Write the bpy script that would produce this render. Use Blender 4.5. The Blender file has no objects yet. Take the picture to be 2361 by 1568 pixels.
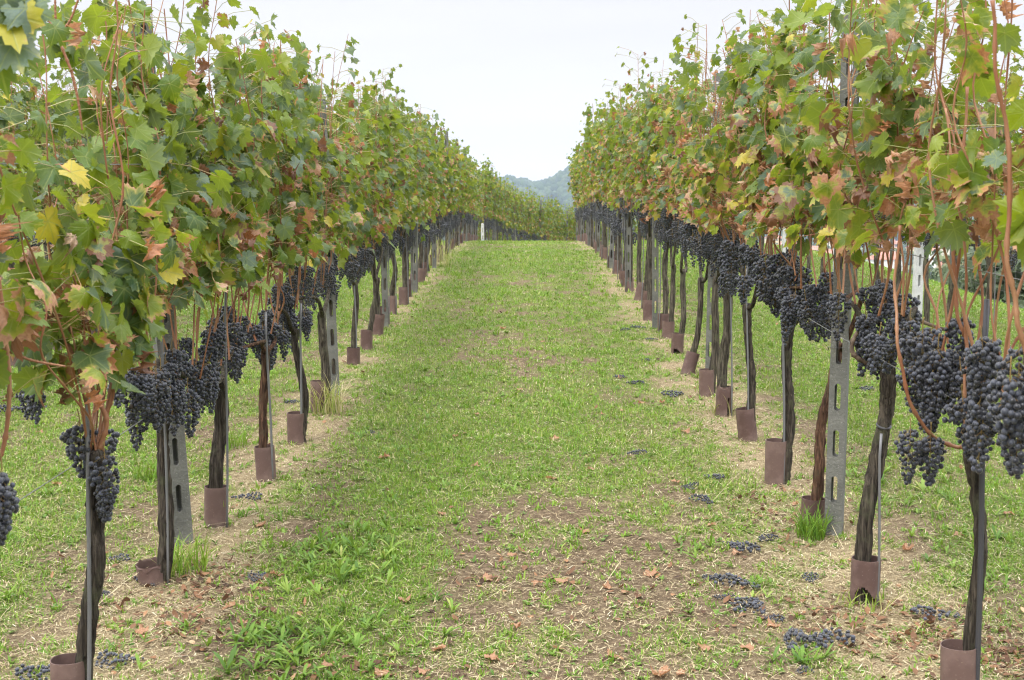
import bpy, math, random
import numpy as np
from mathutils import Vector, Matrix, Euler

C = bpy.context.scene
COL = C.collection
R = math.radians

# ------------------------------------------------------------------ camera
EYE = Vector((0.0, 0.0, 1.62))
FPX = 2900.0                      # focal length in units of a 2361 px wide picture
cam = bpy.data.cameras.new('camera'); cam_o = bpy.data.objects.new('camera', cam); COL.objects.link(cam_o)
cam.sensor_width = 36.0; cam.lens = 36.0 * FPX / 2361.0
cam_o.location = EYE
cam_o.rotation_euler = (R(90 - 6.18), 0, R(0.68))
cam.clip_start = 0.05; cam.clip_end = 6000
cam.dof.use_dof = True; cam.dof.focus_distance = 6.2; cam.dof.aperture_fstop = 9.0
C.camera = cam_o
CM = cam_o.rotation_euler.to_matrix()

def ray(px, py):
    v = CM @ Vector(((px - 1180.5) / FPX, -(py - 784.0) / FPX, -1.0))
    return v
def at(px, py, Y):
    v = ray(px, py); t = (Y - EYE.y) / v.y
    return EYE + v * t

# ------------------------------------------------------------------ world
W = bpy.data.worlds.new('World'); C.world = W; W.use_nodes = True
nt = W.node_tree; nt.nodes.clear()
N = nt.nodes.new; L = nt.links.new
out = N('ShaderNodeOutputWorld'); bg = N('ShaderNodeBackground'); bg.inputs['Strength'].default_value = 1.0
sky = N('ShaderNodeTexSky'); sky.sky_type = 'NISHITA'; sky.sun_disc = False
SUN_EL, SUN_ROT = R(52), R(215)
sky.sun_elevation = SUN_EL; sky.sun_rotation = SUN_ROT
skyb = N('ShaderNodeVectorMath'); skyb.operation = 'SCALE'; skyb.inputs['Scale'].default_value = 0.10
L(sky.outputs[0], skyb.inputs[0])
tc = N('ShaderNodeTexCoord'); sep = N('ShaderNodeSeparateXYZ'); L(tc.outputs['Generated'], sep.inputs[0])
sb = N('ShaderNodeMath'); sb.operation = 'SUBTRACT'; L(sep.outputs['Z'], sb.inputs[0]); sb.inputs[1].default_value = 0.17
mx = N('ShaderNodeMath'); mx.operation = 'MAXIMUM'; L(sb.outputs[0], mx.inputs[0]); mx.inputs[1].default_value = 0.0
ma = N('ShaderNodeMath'); ma.operation = 'MULTIPLY_ADD'; L(mx.outputs[0], ma.inputs[0]); ma.inputs[1].default_value = 4.9; ma.inputs[2].default_value = 0.73
mp = N('ShaderNodeMapping'); mp.inputs['Scale'].default_value = (1.5, 1.5, 9.0); L(tc.outputs['Generated'], mp.inputs[0])
nz = N('ShaderNodeTexNoise'); nz.inputs['Scale'].default_value = 2.2; nz.inputs['Detail'].default_value = 5; L(mp.outputs[0], nz.inputs['Vector'])
nr = N('ShaderNodeMapRange'); L(nz.outputs[0], nr.inputs[0]); nr.inputs[1].default_value = 0.3; nr.inputs[2].default_value = 0.7
nr.inputs[3].default_value = 0.96; nr.inputs[4].default_value = 1.03
mm = N('ShaderNodeMath'); mm.operation = 'MULTIPLY'; L(ma.outputs[0], mm.inputs[0]); L(nr.outputs[0], mm.inputs[1])
cl = N('ShaderNodeVectorMath'); cl.operation = 'SCALE'; cl.inputs[0].default_value = (1.0, 0.99, 1.02); L(mm.outputs[0], cl.inputs['Scale'])
mix = N('ShaderNodeMix'); mix.data_type = 'RGBA'; mix.inputs[0].default_value = 0.96
L(skyb.outputs[0], mix.inputs[6]); L(cl.outputs[0], mix.inputs[7]); L(mix.outputs[2], bg.inputs['Color']); L(bg.outputs[0], out.inputs['Surface'])

sun = bpy.data.lights.new('sun', 'SUN'); sun.energy = 2.0; sun.angle = R(18); sun.color = (1.0, 0.95, 0.87)
sun_o = bpy.data.objects.new('sun', sun); COL.objects.link(sun_o)
# the sun stands behind the camera, a little to its left
sd = Vector((math.sin(SUN_ROT) * math.cos(SUN_EL), math.cos(SUN_ROT) * math.cos(SUN_EL), math.sin(SUN_EL)))
sun_o.rotation_euler = sd.to_track_quat('Z', 'Y').to_euler()

vs = C.view_settings; vs.view_transform = 'Standard'; vs.look = 'None'; vs.gamma = 1.0; vs.exposure = 0.35; vs.use_curve_mapping = False
C.render.engine = 'CYCLES'
C.cycles.max_bounces = 6; C.cycles.diffuse_bounces = 2; C.cycles.glossy_bounces = 2; C.cycles.transmission_bounces = 4
C.cycles.volume_bounces = 1; C.cycles.transparent_max_bounces = 6; C.cycles.caustics_reflective = False; C.cycles.caustics_refractive = False
C.cycles.use_denoising = True; C.cycles.pixel_filter_type = 'BLACKMAN_HARRIS'; C.cycles.filter_width = 1.2
try: C.cycles.use_adaptive_sampling = True; C.cycles.adaptive_threshold = 0.012
except Exception: pass

# ------------------------------------------------------------------ noise helpers
def vnoise(x, y, seed=0):
    xi = np.floor(x).astype(np.int64); yi = np.floor(y).astype(np.int64); fx = x - xi; fy = y - yi
    fx = fx * fx * (3 - 2 * fx); fy = fy * fy * (3 - 2 * fy)
    def h(a, b):
        n = (a * 374761393 + b * 668265263 + seed * 982451653) & 0xffffffff
        n = ((n ^ (n >> 13)) * 1274126177) & 0xffffffff
        return ((n ^ (n >> 16)) & 0xffff) / 65535.0
    return (h(xi, yi) * (1 - fx) + h(xi + 1, yi) * fx) * (1 - fy) + (h(xi, yi + 1) * (1 - fx) + h(xi + 1, yi + 1) * fx) * fy
def fbm(x, y, seed=0, o=4):
    s = 0; a = 1; t = 0
    for k in range(o):
        s = s + a * vnoise(x * 2 ** k + 17.3 * k, y * 2 ** k - 9.1 * k, seed + k); t += a; a *= .55
    return s / t
def sstep(a, b, x):
    t = np.clip((x - a) / (b - a), 0, 1); return t * t * (3 - 2 * t)

# ------------------------------------------------------------------ terrain
def P_(y):
    y = np.asarray(y, float)
    a = 18.2; k = .006; e = a + .338 / k
    z = .038 * np.maximum(y, -40)
    z = np.where(y > a, .038 * a + .038 * (y - a) - k / 2 * (y - a) ** 2, z)
    ze = .038 * e - k / 2 * (e - a) ** 2
    return np.where(y > e, ze - .3 * (y - e), z)
def D_(x):
    x = np.asarray(x, float)
    r = np.maximum(x - 4.5, 0); l = np.maximum(-12 - x, 0)
    f = lambda u: np.where(u < 2, -.11 * u * u, -.44 - .44 * (u - 2))
    return f(r) + f(l)
def gz(x, y, micro=True):
    z = P_(y) + D_(x)
    u = z + 30
    z = np.where(u > 8, z, np.where(u < -8, -30, -30 + (u + 8) ** 2 / 32))
    if micro:
        x = np.asarray(x, float); y = np.asarray(y, float)
        z = z + .035 * (fbm(x * .9, y * .9, 5) - .5) + .018 * (fbm(x * 6, y * 6, 8, 3) - .5)
    return z
def g1(x, y): return float(gz(np.array([x]), np.array([y]))[0])
def ground_at(px, py):
    v = ray(px, py)
    lo, hi = 1.0, 60.0; prev = 1.0
    ts = np.linspace(1.0, 60.0, 4000)
    X = EYE.x + v.x * ts; Y = EYE.y + v.y * ts; Z = EYE.z + v.z * ts
    s = Z - gz(X, Y); i = np.argmax(s < 0)
    return Vector((X[i], Y[i], float(gz(X[i:i + 1], Y[i:i + 1])[0])))

# ------------------------------------------------------------------ mesh helpers
def mk(name, V, T, mat, parent=None, smooth=True, attrs=None, origin=(0, 0, 0), link=True):
    """V (n,3), T (m,3) triangles or list of ngons"""
    me = bpy.data.meshes.new(name)
    V = np.asarray(V, np.float32) - np.asarray(origin, np.float32)
    if isinstance(T, np.ndarray):
        k = T.shape[1]
        me.vertices.add(len(V)); me.vertices.foreach_set('co', V.ravel())
        me.loops.add(T.size); me.loops.foreach_set('vertex_index', T.astype(np.int32).ravel())
        me.polygons.add(len(T)); me.polygons.foreach_set('loop_start', np.arange(0, T.size, k, dtype=np.int32))
        try: me.polygons.foreach_set('loop_total', np.full(len(T), k, np.int32))
        except Exception: pass
        me.update(calc_edges=True)
    else:
        me.from_pydata([tuple(map(float, v)) for v in V], [], [tuple(map(int, f)) for f in T]); me.update()
    if smooth: me.polygons.foreach_set('use_smooth', [True] * len(me.polygons))
    for k, a in (attrs or {}).items():
        a = np.asarray(a, np.float32)
        if a.ndim == 1: at_ = me.attributes.new(k, 'FLOAT', 'POINT'); at_.data.foreach_set('value', a)
        else: at_ = me.attributes.new(k, 'FLOAT_VECTOR', 'POINT'); at_.data.foreach_set('vector', a.ravel())
    me.materials.append(mat); me.validate()
    o = bpy.data.objects.new(name, me)
    if link: COL.objects.link(o)
    if parent is not None: o.parent = parent
    return o
def tag(o, label=None, cat=None, group=None, kind=None):
    if label: o['label'] = label
    if cat: o['category'] = cat
    if group: o['group'] = group
    if kind: o['kind'] = kind
    return o
def empty(name, loc, rz=0):
    o = bpy.data.objects.new(name, None); COL.objects.link(o); o.location = loc; o.rotation_euler = (0, 0, rz); o.empty_display_size = .1
    return o
KIDS = {}
def kid(parent, o):
    o.parent = parent; KIDS.setdefault(parent.name, []).append(o); return o
def dup(o, parent=None):
    c = o.copy(); COL.objects.link(c)
    if parent is not None: kid(parent, c)
    for ch in KIDS.get(o.name, []): dup(ch, c)
    return c

class Acc:
    def __init__(s): s.v = []; s.t = []; s.n = 0; s.a = {}
    def add(s, V, T, **a):
        s.v.append(np.asarray(V, float)); s.t.append(np.asarray(T) + s.n); s.n += len(V)
        for k, x in a.items(): s.a.setdefault(k, []).append(x)
    def out(s): return np.concatenate(s.v), np.concatenate(s.t), {k: np.concatenate(x) for k, x in s.a.items()}

def smooth_line(P, n):
    P = np.asarray(P, float); m = len(P)
    if m == 2: t = np.linspace(0, 1, n)[:, None]; return P[0] * (1 - t) + P[1] * t
    Q = np.vstack([2 * P[0] - P[1], P, 2 * P[-1] - P[-2]]); u = np.linspace(0, m - 1 - 1e-6, n); i = u.astype(int); f = (u - i)[:, None]
    p0, p1, p2, p3 = Q[i], Q[i + 1], Q[i + 2], Q[i + 3]
    return .5 * (2 * p1 + (p2 - p0) * f + (2 * p0 - 5 * p1 + 4 * p2 - p3) * f * f + (3 * p1 - p0 - 3 * p2 + p3) * f ** 3)
def tube(P, r, k=8, bark=0, seed=0, cap=True):
    """quad-free tube as triangles; r scalar or array"""
    P = np.asarray(P, float); n = len(P); r = np.broadcast_to(np.asarray(r, float), (n,))
    T = np.gradient(P, axis=0); T /= np.linalg.norm(T, axis=1)[:, None] + 1e-9
    ref = np.array([1., 0, 0]) if abs(T[:, 0]).mean() < .7 else np.array([0, 1., 0])
    A = ref - T * (T @ ref)[:, None]; A /= np.linalg.norm(A, axis=1)[:, None]; B = np.cross(T, A)
    th = np.linspace(0, 2 * np.pi, k, endpoint=False)
    rr = np.repeat(r[:, None], k, 1)
    if bark:
        ss = np.cumsum(np.r_[0, np.linalg.norm(np.diff(P, axis=0), axis=1)])
        S, TH = np.meshgrid(ss, th, indexing='ij')
        tw = TH * k / (2 * np.pi)
        c = np.cos(TH) * 4; d = np.sin(TH) * 4
        nz1 = vnoise(c * 2.2 + S * 2.5, d * 2.2 + S * 3 + 40, seed); nz2 = vnoise(c * .8 + S * 9, d * .8 - S * 7, seed + 3)
        nz3 = vnoise(c * 3.5, d * 3.5 + S * 12, seed + 9)
        rr = rr * (1 + bark * ((np.abs(nz1 - .5) * 2) ** .7 - .45) + bark * .9 * (nz2 - .5) + bark * .5 * (nz3 - .5))
    V = P[:, None, :] + A[:, None, :] * (np.cos(th)[None, :, None] * rr[..., None]) + B[:, None, :] * (np.sin(th)[None, :, None] * rr[..., None])
    V = V.reshape(-1, 3)
    i = np.arange(n - 1)[:, None] * k; j = np.arange(k)[None]; j2 = (j + 1) % k
    a = (i + j).ravel(); b = (i + j2).ravel(); c_ = (i + k + j2).ravel(); d_ = (i + k + j).ravel()
    F = np.vstack([np.c_[a, b, c_], np.c_[a, c_, d_]])
    if cap:
        V = np.vstack([V, P[0], P[-1]]); q = np.arange(k); q2 = (q + 1) % k
        F = np.vstack([F, np.c_[q2, q, np.full(k, n * k)], np.c_[(n - 1) * k + q, (n - 1) * k + q2, np.full(k, n * k + 1)]])
    return V, F

# ------------------------------------------------------------------ materials
def new_mat(name):
    m = bpy.data.materials.new(name); m.use_nodes = True; m.node_tree.nodes.clear(); return m, m.node_tree
class G:
    def __init__(s, name):
        s.m, s.t = new_mat(name); s.o = s.n('ShaderNodeOutputMaterial')
    def n(s, typ, **kw):
        x = s.t.nodes.new(typ)
        for k, v in kw.items(): setattr(x, k, v)
        return x
    def put(s, sock, v):
        if v is None: return
        if isinstance(v, bpy.types.NodeSocket): s.t.links.new(v, sock)
        else:
            if isinstance(v, (tuple, list)) and len(v) == 3 and sock.type == 'RGBA': v = (*v, 1)
            sock.default_value = v
    def math(s, op, a, b=None, c=None):
        x = s.n('ShaderNodeMath', operation=op); s.put(x.inputs[0], a); s.put(x.inputs[1], b); s.put(x.inputs[2], c); return x.outputs[0]
    def mixc(s, f, a, b, blend='MIX'):
        x = s.n('ShaderNodeMix', data_type='RGBA', blend_type=blend); s.put(x.inputs[0], f); s.put(x.inputs[6], a); s.put(x.inputs[7], b); return x.outputs[2]
    def ramp(s, f, stops, interp='LINEAR'):
        x = s.n('ShaderNodeValToRGB'); s.put(x.inputs[0], f); e = x.color_ramp.elements; x.color_ramp.interpolation = interp
        while len(e) > 1: e.remove(e[-1])
        e[0].position = stops[0][0]; e[0].color = (*stops[0][1], 1)
        for p, c in stops[1:]: k = e.new(p); k.color = (*c, 1)
        return x.outputs[0]
    def rng(s, v, a, b, c, d):
        x = s.n('ShaderNodeMapRange'); s.put(x.inputs[0], v)
        for i, q in enumerate((a, b, c, d)): s.put(x.inputs[i + 1], q)
        return x.outputs[0]
    def noise(s, vec, scale, detail=3, rough=.5, dist=0):
        x = s.n('ShaderNodeTexNoise'); s.put(x.inputs['Vector'], vec); x.inputs['Scale'].default_value = scale; x.inputs['Detail'].default_value = detail
        x.inputs['Roughness'].default_value = rough; x.inputs['Distortion'].default_value = dist; return x.outputs[0]
    def obj(s, scale=None):
        x = s.n('ShaderNodeTexCoord').outputs['Object']
        if scale: m = s.n('ShaderNodeMapping'); s.put(m.inputs[0], x); m.inputs['Scale'].default_value = scale; return m.outputs[0]
        return x
    def attr(s, name, what='Fac'):
        x = s.n('ShaderNodeAttribute', attribute_name=name); return x.outputs[what]
    def bump(s, h, strength=.5, dist=.01):
        x = s.n('ShaderNodeBump'); s.put(x.inputs['Height'], h); x.inputs['Strength'].default_value = strength; x.inputs['Distance'].default_value = dist; return x.outputs[0]
    def bsdf(s, col, rough=.8, spec=.3, normal=None, metal=0, out=True, **kw):
        x = s.n('ShaderNodeBsdfPrincipled'); s.put(x.inputs['Base Color'], col); s.put(x.inputs['Roughness'], rough); s.put(x.inputs['Specular IOR Level'], spec)
        s.put(x.inputs['Metallic'], metal); s.put(x.inputs['Normal'], normal)
        for k, v in kw.items(): s.put(x.inputs[k.replace('_', ' ')], v)
        if out: s.t.links.new(x.outputs[0], s.o.inputs[0])
        return x.outputs[0]

def leaf_material():
    g = G('vine_leaf')
    sp = g.n('ShaderNodeSeparateXYZ'); g.put(sp.inputs[0], g.attr('loc', 'Vector')); x, y, rnd = sp.outputs
    br = g.attr('brown')
    ax = g.math('ABSOLUTE', x)
    def vein(c, s_):
        d = g.math('ABSOLUTE', g.math('SUBTRACT', g.math('MULTIPLY', ax, c), g.math('MULTIPLY', y, s_)))
        return d
    d = g.math('MINIMUM', ax, g.math('MINIMUM', vein(math.cos(R(50)), math.sin(R(50))), vein(math.cos(R(105)), math.sin(R(105)))))
    # side veins
    w = g.math('ABSOLUTE', g.math('SINE', g.math('MULTIPLY', g.math('ADD', y, g.math('MULTIPLY', ax, -.9)), 17.0)))
    side = g.math('MULTIPLY', g.math('LESS_THAN', w, .16), .35)
    v = g.math('MAXIMUM', g.rng(d, .012, .03, 1.0, 0.0), side)
    cv = g.n('ShaderNodeCombineXYZ'); g.put(cv.inputs[0], x); g.put(cv.inputs[1], y); g.put(cv.inputs[2], g.math('MULTIPLY', rnd, 37.0))
    n1 = g.noise(cv.outputs[0], 1.6, 3, .6, .4); n2 = g.noise(cv.outputs[0], 9.0, 2)
    top = g.ramp(rnd, [(0, (.090, .145, .112)), (.09, (.045, .09, .062)), (.16, (.012, .036, .017)), (.30, (.021, .060, .024)), (.45, (.040, .100, .017)), (.62, (.095, .160, .009)), (.85, (.205, .255, .014)), (1, (.44, .34, .03))])  # lowest stops: bluish sky sheen painted into the colour of some leaves
    top = g.mixc(g.rng(n1, .35, .7, 0, .35), top, (.13, .17, .022))
    under = g.mixc(.5, top, (.15, .195, .075))
    geo = g.n('ShaderNodeNewGeometry')
    col = g.mixc(geo.outputs['Backfacing'], top, under)
    col = g.mixc(g.math('MULTIPLY', v, .55), col, (.23, .27, .07))
    # autumn yellow and dried brown from the margin inward
    r = g.math('SQRT', g.math('ADD', g.math('MULTIPLY', x, x), g.math('MULTIPLY', y, y)))
    q = g.math('ADD', g.math('ADD', g.math('MULTIPLY', r, .45), g.math('MULTIPLY', n1, 1.1)), g.math('MULTIPLY', br, 1.25))
    yel = g.rng(q, 1.12, 1.32, 0, 1); brn = g.rng(q, 1.26, 1.34, 0, 1)
    col = g.mixc(g.math('MULTIPLY', yel, .8), col, (.42, .36, .06))
    bcol = g.ramp(g.math('FRACT', g.math('MULTIPLY', rnd, 7.3)), [(0, (.16, .080, .045)), (.25, (.34, .175, .090)), (.55, (.52, .30, .17)), (.8, (.50, .21, .085)), (1, (.64, .47, .32))])
    bcol = g.mixc(g.rng(n2, .3, .7, 0, .5), bcol, (.16, .065, .035))
    col = g.mixc(brn, col, bcol)
    pet = g.math('LESS_THAN', br, -.5)
    col = g.mixc(pet, col, g.ramp(rnd, [(0, (.30, .33, .12)), (.5, (.36, .30, .13)), (1, (.38, .16, .09))]))
    bm = g.bump(g.math('ADD', g.math('MULTIPLY', v, -.6), n2), .35, .004)
    pb = g.bsdf(col, g.rng(n2, 0, 1, .36, .55), .42, bm, out=False)
    tr = g.n('ShaderNodeBsdfTranslucent')
    tcol = g.mixc(brn, g.mixc(.6, col, (.36, .46, .006)), g.mixc(.3, col, (.5, .2, .06)))
    g.put(tr.inputs[0], tcol)
    ms = g.n('ShaderNodeMixShader'); g.put(ms.inputs[0], g.math('MULTIPLY', g.math('SUBTRACT', 1.0, pet), .36)); g.put(ms.inputs[1], pb); g.put(ms.inputs[2], tr.outputs[0])
    g.t.links.new(ms.outputs[0], g.o.inputs[0]); return g.m
M = {}
M['leaf'] = leaf_material()
def bark_mat(name, dark, light, moss):
    g = G(name); o = g.obj((64, 64, 5)); o2 = g.obj()
    a = g.noise(o, 1.6, 5, .62, .6); b = g.noise(o2, 14, 4, .6); c = g.noise(o2, 5, 3)
    col = g.ramp(a, [(.36, dark), (.50, tuple(.4 * (p + q) for p, q in zip(dark, light))), (.66, light)])
    col = g.mixc(g.rng(b, .52, .68, 0, .55), col, moss)
    col = g.mixc(g.rng(c, .62, .75, 0, .6), col, tuple(.6 * x for x in dark))
    g.bsdf(col, .92, .15, g.bump(g.math('ADD', g.math('MULTIPLY', a, 1.0), g.math('MULTIPLY', b, .3)), 1.0, .012)); return g.m
M['bark'] = bark_mat('vine_bark', (.014, .011, .009), (.105, .088, .068), (.080, .085, .048))
M['bark_grey'] = bark_mat('vine_bark_grey', (.022, .018, .014), (.150, .130, .100), (.12, .125, .075))
M['bark_red'] = bark_mat('vine_bark_reddish', (.035, .020, .014), (.17, .095, .060), (.09, .08, .05))
g = G('cane'); o = g.obj(); a = g.noise(g.obj((60, 60, 6)), 1.5, 3); b = g.noise(o, 4, 2)
g.bsdf(g.mixc(g.rng(b, .38, .62, 0, 1), g.mixc(a, (.15, .055, .028), (.30, .125, .060)), g.mixc(a, (.22, .10, .05), (.36, .20, .11))), .5, .35, g.bump(a, .3, .002)); M['cane'] = g.m
g = G('old_wood'); a = g.noise(g.obj(), 30, 4, .6); g.bsdf(g.ramp(a, [(.3, (.05, .035, .028)), (.7, (.21, .16, .12))]), .9, .1, g.bump(a, .8, .006)); M['old_wood'] = g.m
g = G('grape_skin'); o = g.obj(); a = g.noise(o, 55, 3, .6); b = g.noise(o, 330, 2)
rn = g.attr('rnd'); f = g.math('ADD', g.math('ADD', g.math('MULTIPLY', a, .7), g.math('MULTIPLY', b, .3)), g.math('MULTIPLY', g.math('SUBTRACT', rn, .5), .26))
lw = g.n('ShaderNodeLayerWeight'); lw.inputs[0].default_value = .35
g.bsdf(g.ramp(f, [(.34, (.006, .0065, .011)), (.52, (.016, .020, .032)), (.72, (.054, .062, .090))]), g.rng(f, .35, .65, .32, .6), .5, None, Sheen_Weight=.25, Sheen_Roughness=.5); M['grape'] = g.m
g = G('grape_stem'); g.bsdf(g.mixc(g.noise(g.obj(), 40, 2), (.22, .20, .07), (.20, .09, .04)), .7, .2); M['stem'] = g.m
g = G('guard_plastic'); o = g.obj(); a = g.noise(o, 9, 4, .6); b = g.noise(o, 160, 2); sp = g.n('ShaderNodeSeparateXYZ'); g.put(sp.inputs[0], o)
oi = g.n('ShaderNodeObjectInfo')
c = g.mixc(oi.outputs['Random'], (.080, .046, .040), (.130, .084, .072))
c = g.mixc(g.rng(a, .4, .7, 0, .5), c, (.27, .19, .165)); c = g.mixc(g.rng(b, .68, .72, 0, .35), c, (.26, .21, .17))
c = g.mixc(g.math('MULTIPLY', g.rng(g.math('ADD', sp.outputs[2], g.math('MULTIPLY', a, .09)), .03, .10, 1, 0), .7), c, (.13, .105, .075))
g.bsdf(c, .6, .3, g.bump(a, .2, .004)); M['guard'] = g.m
g = G('concrete'); o = g.obj(); a = g.noise(o, 7, 5, .65); b = g.noise(o, 120, 3, .7); v = g.n('ShaderNodeTexVoronoi'); g.put(v.inputs['Vector'], o); v.inputs['Scale'].default_value = 95
c = g.ramp(a, [(.3, (.085, .088, .078)), (.55, (.145, .146, .132)), (.75, (.215, .213, .195))])
c = g.mixc(g.rng(b, .55, .75, 0, .6), c, (.15, .15, .14)); c = g.mixc(g.rng(g.noise(g.obj((3, 3, 1.0)), 6, 4), .6, .72, 0, .35), c, (.20, .20, .12))
c = g.mixc(g.rng(v.outputs[0], .0, .22, .75, 0), c, (.36, .35, .33))
g.bsdf(c, .92, .15, g.bump(g.math('ADD', b, g.math('MULTIPLY', v.outputs[0], .7)), .7, .004)); M['concrete'] = g.m
g = G('pale_concrete'); a = g.noise(g.obj(), 9, 5, .65); b = g.noise(g.obj(), 100, 3, .7)
g.bsdf(g.mixc(g.rng(b, .5, .75, 0, .5), g.ramp(a, [(.3, (.40, .41, .41)), (.7, (.60, .61, .61))]), (.3, .3, .3)), .9, .15, g.bump(b, .5, .004)); M['concrete_pale'] = g.m
g = G('steel'); a = g.noise(g.obj((30, 30, 5)), 2, 3); g.bsdf(g.mixc(a, (.10, .10, .105), (.23, .23, .235)), .5, .5, metal=.35); M['steel'] = g.m
g = G('rusty_steel'); a = g.noise(g.obj((60, 60, 20)), 2, 3); g.bsdf(g.mixc(a, (.10, .045, .03), (.24, .12, .08)), .85, .2); M['rust'] = g.m
g = G('black_pipe'); g.bsdf((.045, .045, .05), .45, .4); M['pipe'] = g.m
g = G('wire'); g.bsdf((.22, .22, .22), .5, .5, metal=.5); M['wire'] = g.m

def grass_mat(name, stops, trans=.35, tc_=(.32, .38, .04), rough=.6):
    g = G(name); rnd = g.attr('rnd'); c = g.ramp(rnd, stops)
    pb = g.bsdf(c, rough, .25, out=False); tr = g.n('ShaderNodeBsdfTranslucent'); g.put(tr.inputs[0], g.mixc(.5, c, tc_))
    ms = g.n('ShaderNodeMixShader'); ms.inputs[0].default_value = trans; g.put(ms.inputs[1], pb); g.put(ms.inputs[2], tr.outputs[0]); g.t.links.new(ms.outputs[0], g.o.inputs[0]); return g.m
M['grass'] = grass_mat('grass', [(0, (.075, .155, .020)), (.3, (.125, .265, .024)), (.55, (.205, .345, .040)), (.75, (.31, .37, .085)), (.9, (.46, .42, .19)), (1, (.54, .48, .29))])
M['weed'] = grass_mat('weed', [(0, (.075, .155, .026)), (.4, (.14, .25, .036)), (.75, (.23, .34, .06)), (1, (.40, .38, .13))], .3, (.28, .42, .04), .5)
M['straw'] = grass_mat('straw', [(0, (.17, .115, .065)), (.3, (.32, .25, .14)), (.6, (.47, .40, .24)), (.85, (.58, .51, .33)), (1, (.66, .62, .46))], .1, (.4, .33, .2), .8)
M['litter'] = grass_mat('litter', [(0, (.045, .026, .017)), (.3, (.11, .060, .036)), (.6, (.20, .105, .055)), (.82, (.33, .185, .095)), (1, (.48, .33, .20))], .15, (.4, .2, .1), .8)

# ------------------------------------------------------------------ ground
LX, RX = -1.37, 1.24
def cover(x, y):
    """green cover 0..1, straw 0..1"""
    f = fbm(x * .9, y * .6, 21); f2 = fbm(x * 4.2, y * 3.0, 31); f3 = fbm(x * 11, y * 8, 37, 3)
    g = .52 + 1.0 * (f - .5) + 1.5 * (f2 - .5) + 1.1 * (f3 - .5) + .22 * sstep(6.5, 14, y)
    strip = np.maximum(np.exp(-((x - LX) / .26) ** 2), np.exp(-((x - RX) / .34) ** 2))
    soil = sstep(-.52, -.22, x) * (1 - sstep(.75, 1.1, x)) * (1 - sstep(5.2, 7.0, y))
    soil2 = np.exp(-((x + .95 + .05 * y) / .25) ** 2) * (1 - sstep(4.5, 6.5, y)) * .6
    lush = np.exp(-((x + .62) / .30) ** 2) * sstep(3.6, 4.2, y) * (1 - sstep(6.0, 10, y)) + .5 * np.exp(-((x + .62 ) / .2) ** 2) * (1 - sstep(3.6, 4.2, y))
    lush2 = np.exp(-((x - .95) / .22) ** 2) * sstep(4.2, 5, y) * (1 - sstep(7, 9, y)) * .4
    g = g - .44 * strip - .34 * soil - .3 * soil2 + .7 * lush + lush2
    out_ = sstep(1.7, 2.2, np.abs(x)) * .30
    g = np.clip(g + out_, .03, 1)
    s = np.clip(.25 + .75 * strip + .5 * (f2 - .5) - .5 * lush, 0, 1)
    return g, s
def axis(lo, hi, a, b, st, grow=1.18):
    m = list(np.arange(a, b + 1e-6, st)); x = b; d = st
    while x < hi: d *= grow; x += d; m.append(min(x, hi))
    x = a; d = st; l = []
    while x > lo: d *= grow; x -= d; l.append(max(x, lo))
    return np.array(l[::-1] + m)
xs = axis(-2100, 2100, -7, 7.5, .07); ys = axis(-600, 2150, 2, 31, .07)
X, Y = np.meshgrid(xs, ys); Z = gz(X, Y)
gv, sv = cover(X, Y)
nx = len(xs); i = (np.arange(len(ys) - 1)[:, None] * nx + np.arange(nx - 1)[None]).ravel()
Q = np.c_[i, i + 1, i + 1 + nx, i + nx]
g = G('ground'); o = g.n('ShaderNodeTexCoord').outputs['Object']
a = g.noise(o, 3, 5, .6); b = g.noise(o, 38, 5, .7); c = g.noise(o, 140, 4, .7)
m2 = g.n('ShaderNodeMapping'); g.put(m2.inputs[0], o); m2.inputs['Scale'].default_value = (1, .35, 1); m2.inputs['Rotation'].default_value = (0, 0, .6)
d = g.noise(m2.outputs[0], 210, 3, .6, 1.5)
gr, st = g.attr('green'), g.attr('straw')
soil = g.ramp(b, [(.3, (.075, .052, .034)), (.5, (.155, .112, .072)), (.7, (.27, .205, .135))])
str_ = g.ramp(d, [(.3, (.17, .125, .07)), (.55, (.36, .29, .17)), (.72, (.50, .43, .28))])
grn = g.ramp(c, [(.3, (.070, .105, .022)), (.55, (.14, .195, .045)), (.75, (.26, .285, .10))])
col = g.mixc(g.rng(g.math('ADD', st, g.math('MULTIPLY', g.math('SUBTRACT', d, .5), 1.6)), .2, .9, 0, .9), soil, str_)
col = g.mixc(g.rng(g.math('ADD', gr, g.math('MULTIPLY', g.math('SUBTRACT', c, .5), 1.4)), .15, .85, 0, .85), col, grn)
col = g.mixc(g.attr('valley'), col, g.ramp(g.noise(o, .05, 4), [(.35, (.06, .085, .03)), (.6, (.12, .14, .055))]))
g.bsdf(col, .95, .1, g.bump(g.math('ADD', c, b), .9, .02))
ground = mk('ground', np.c_[X.ravel(), Y.ravel(), Z.ravel()], Q, g.m, attrs={'green': gv.ravel(), 'straw': sv.ravel(), 'valley': (sstep(33, 60, Y) + sstep(9, 14, X)).clip(0, 1).ravel()}); tag(ground, kind='structure')

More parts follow.
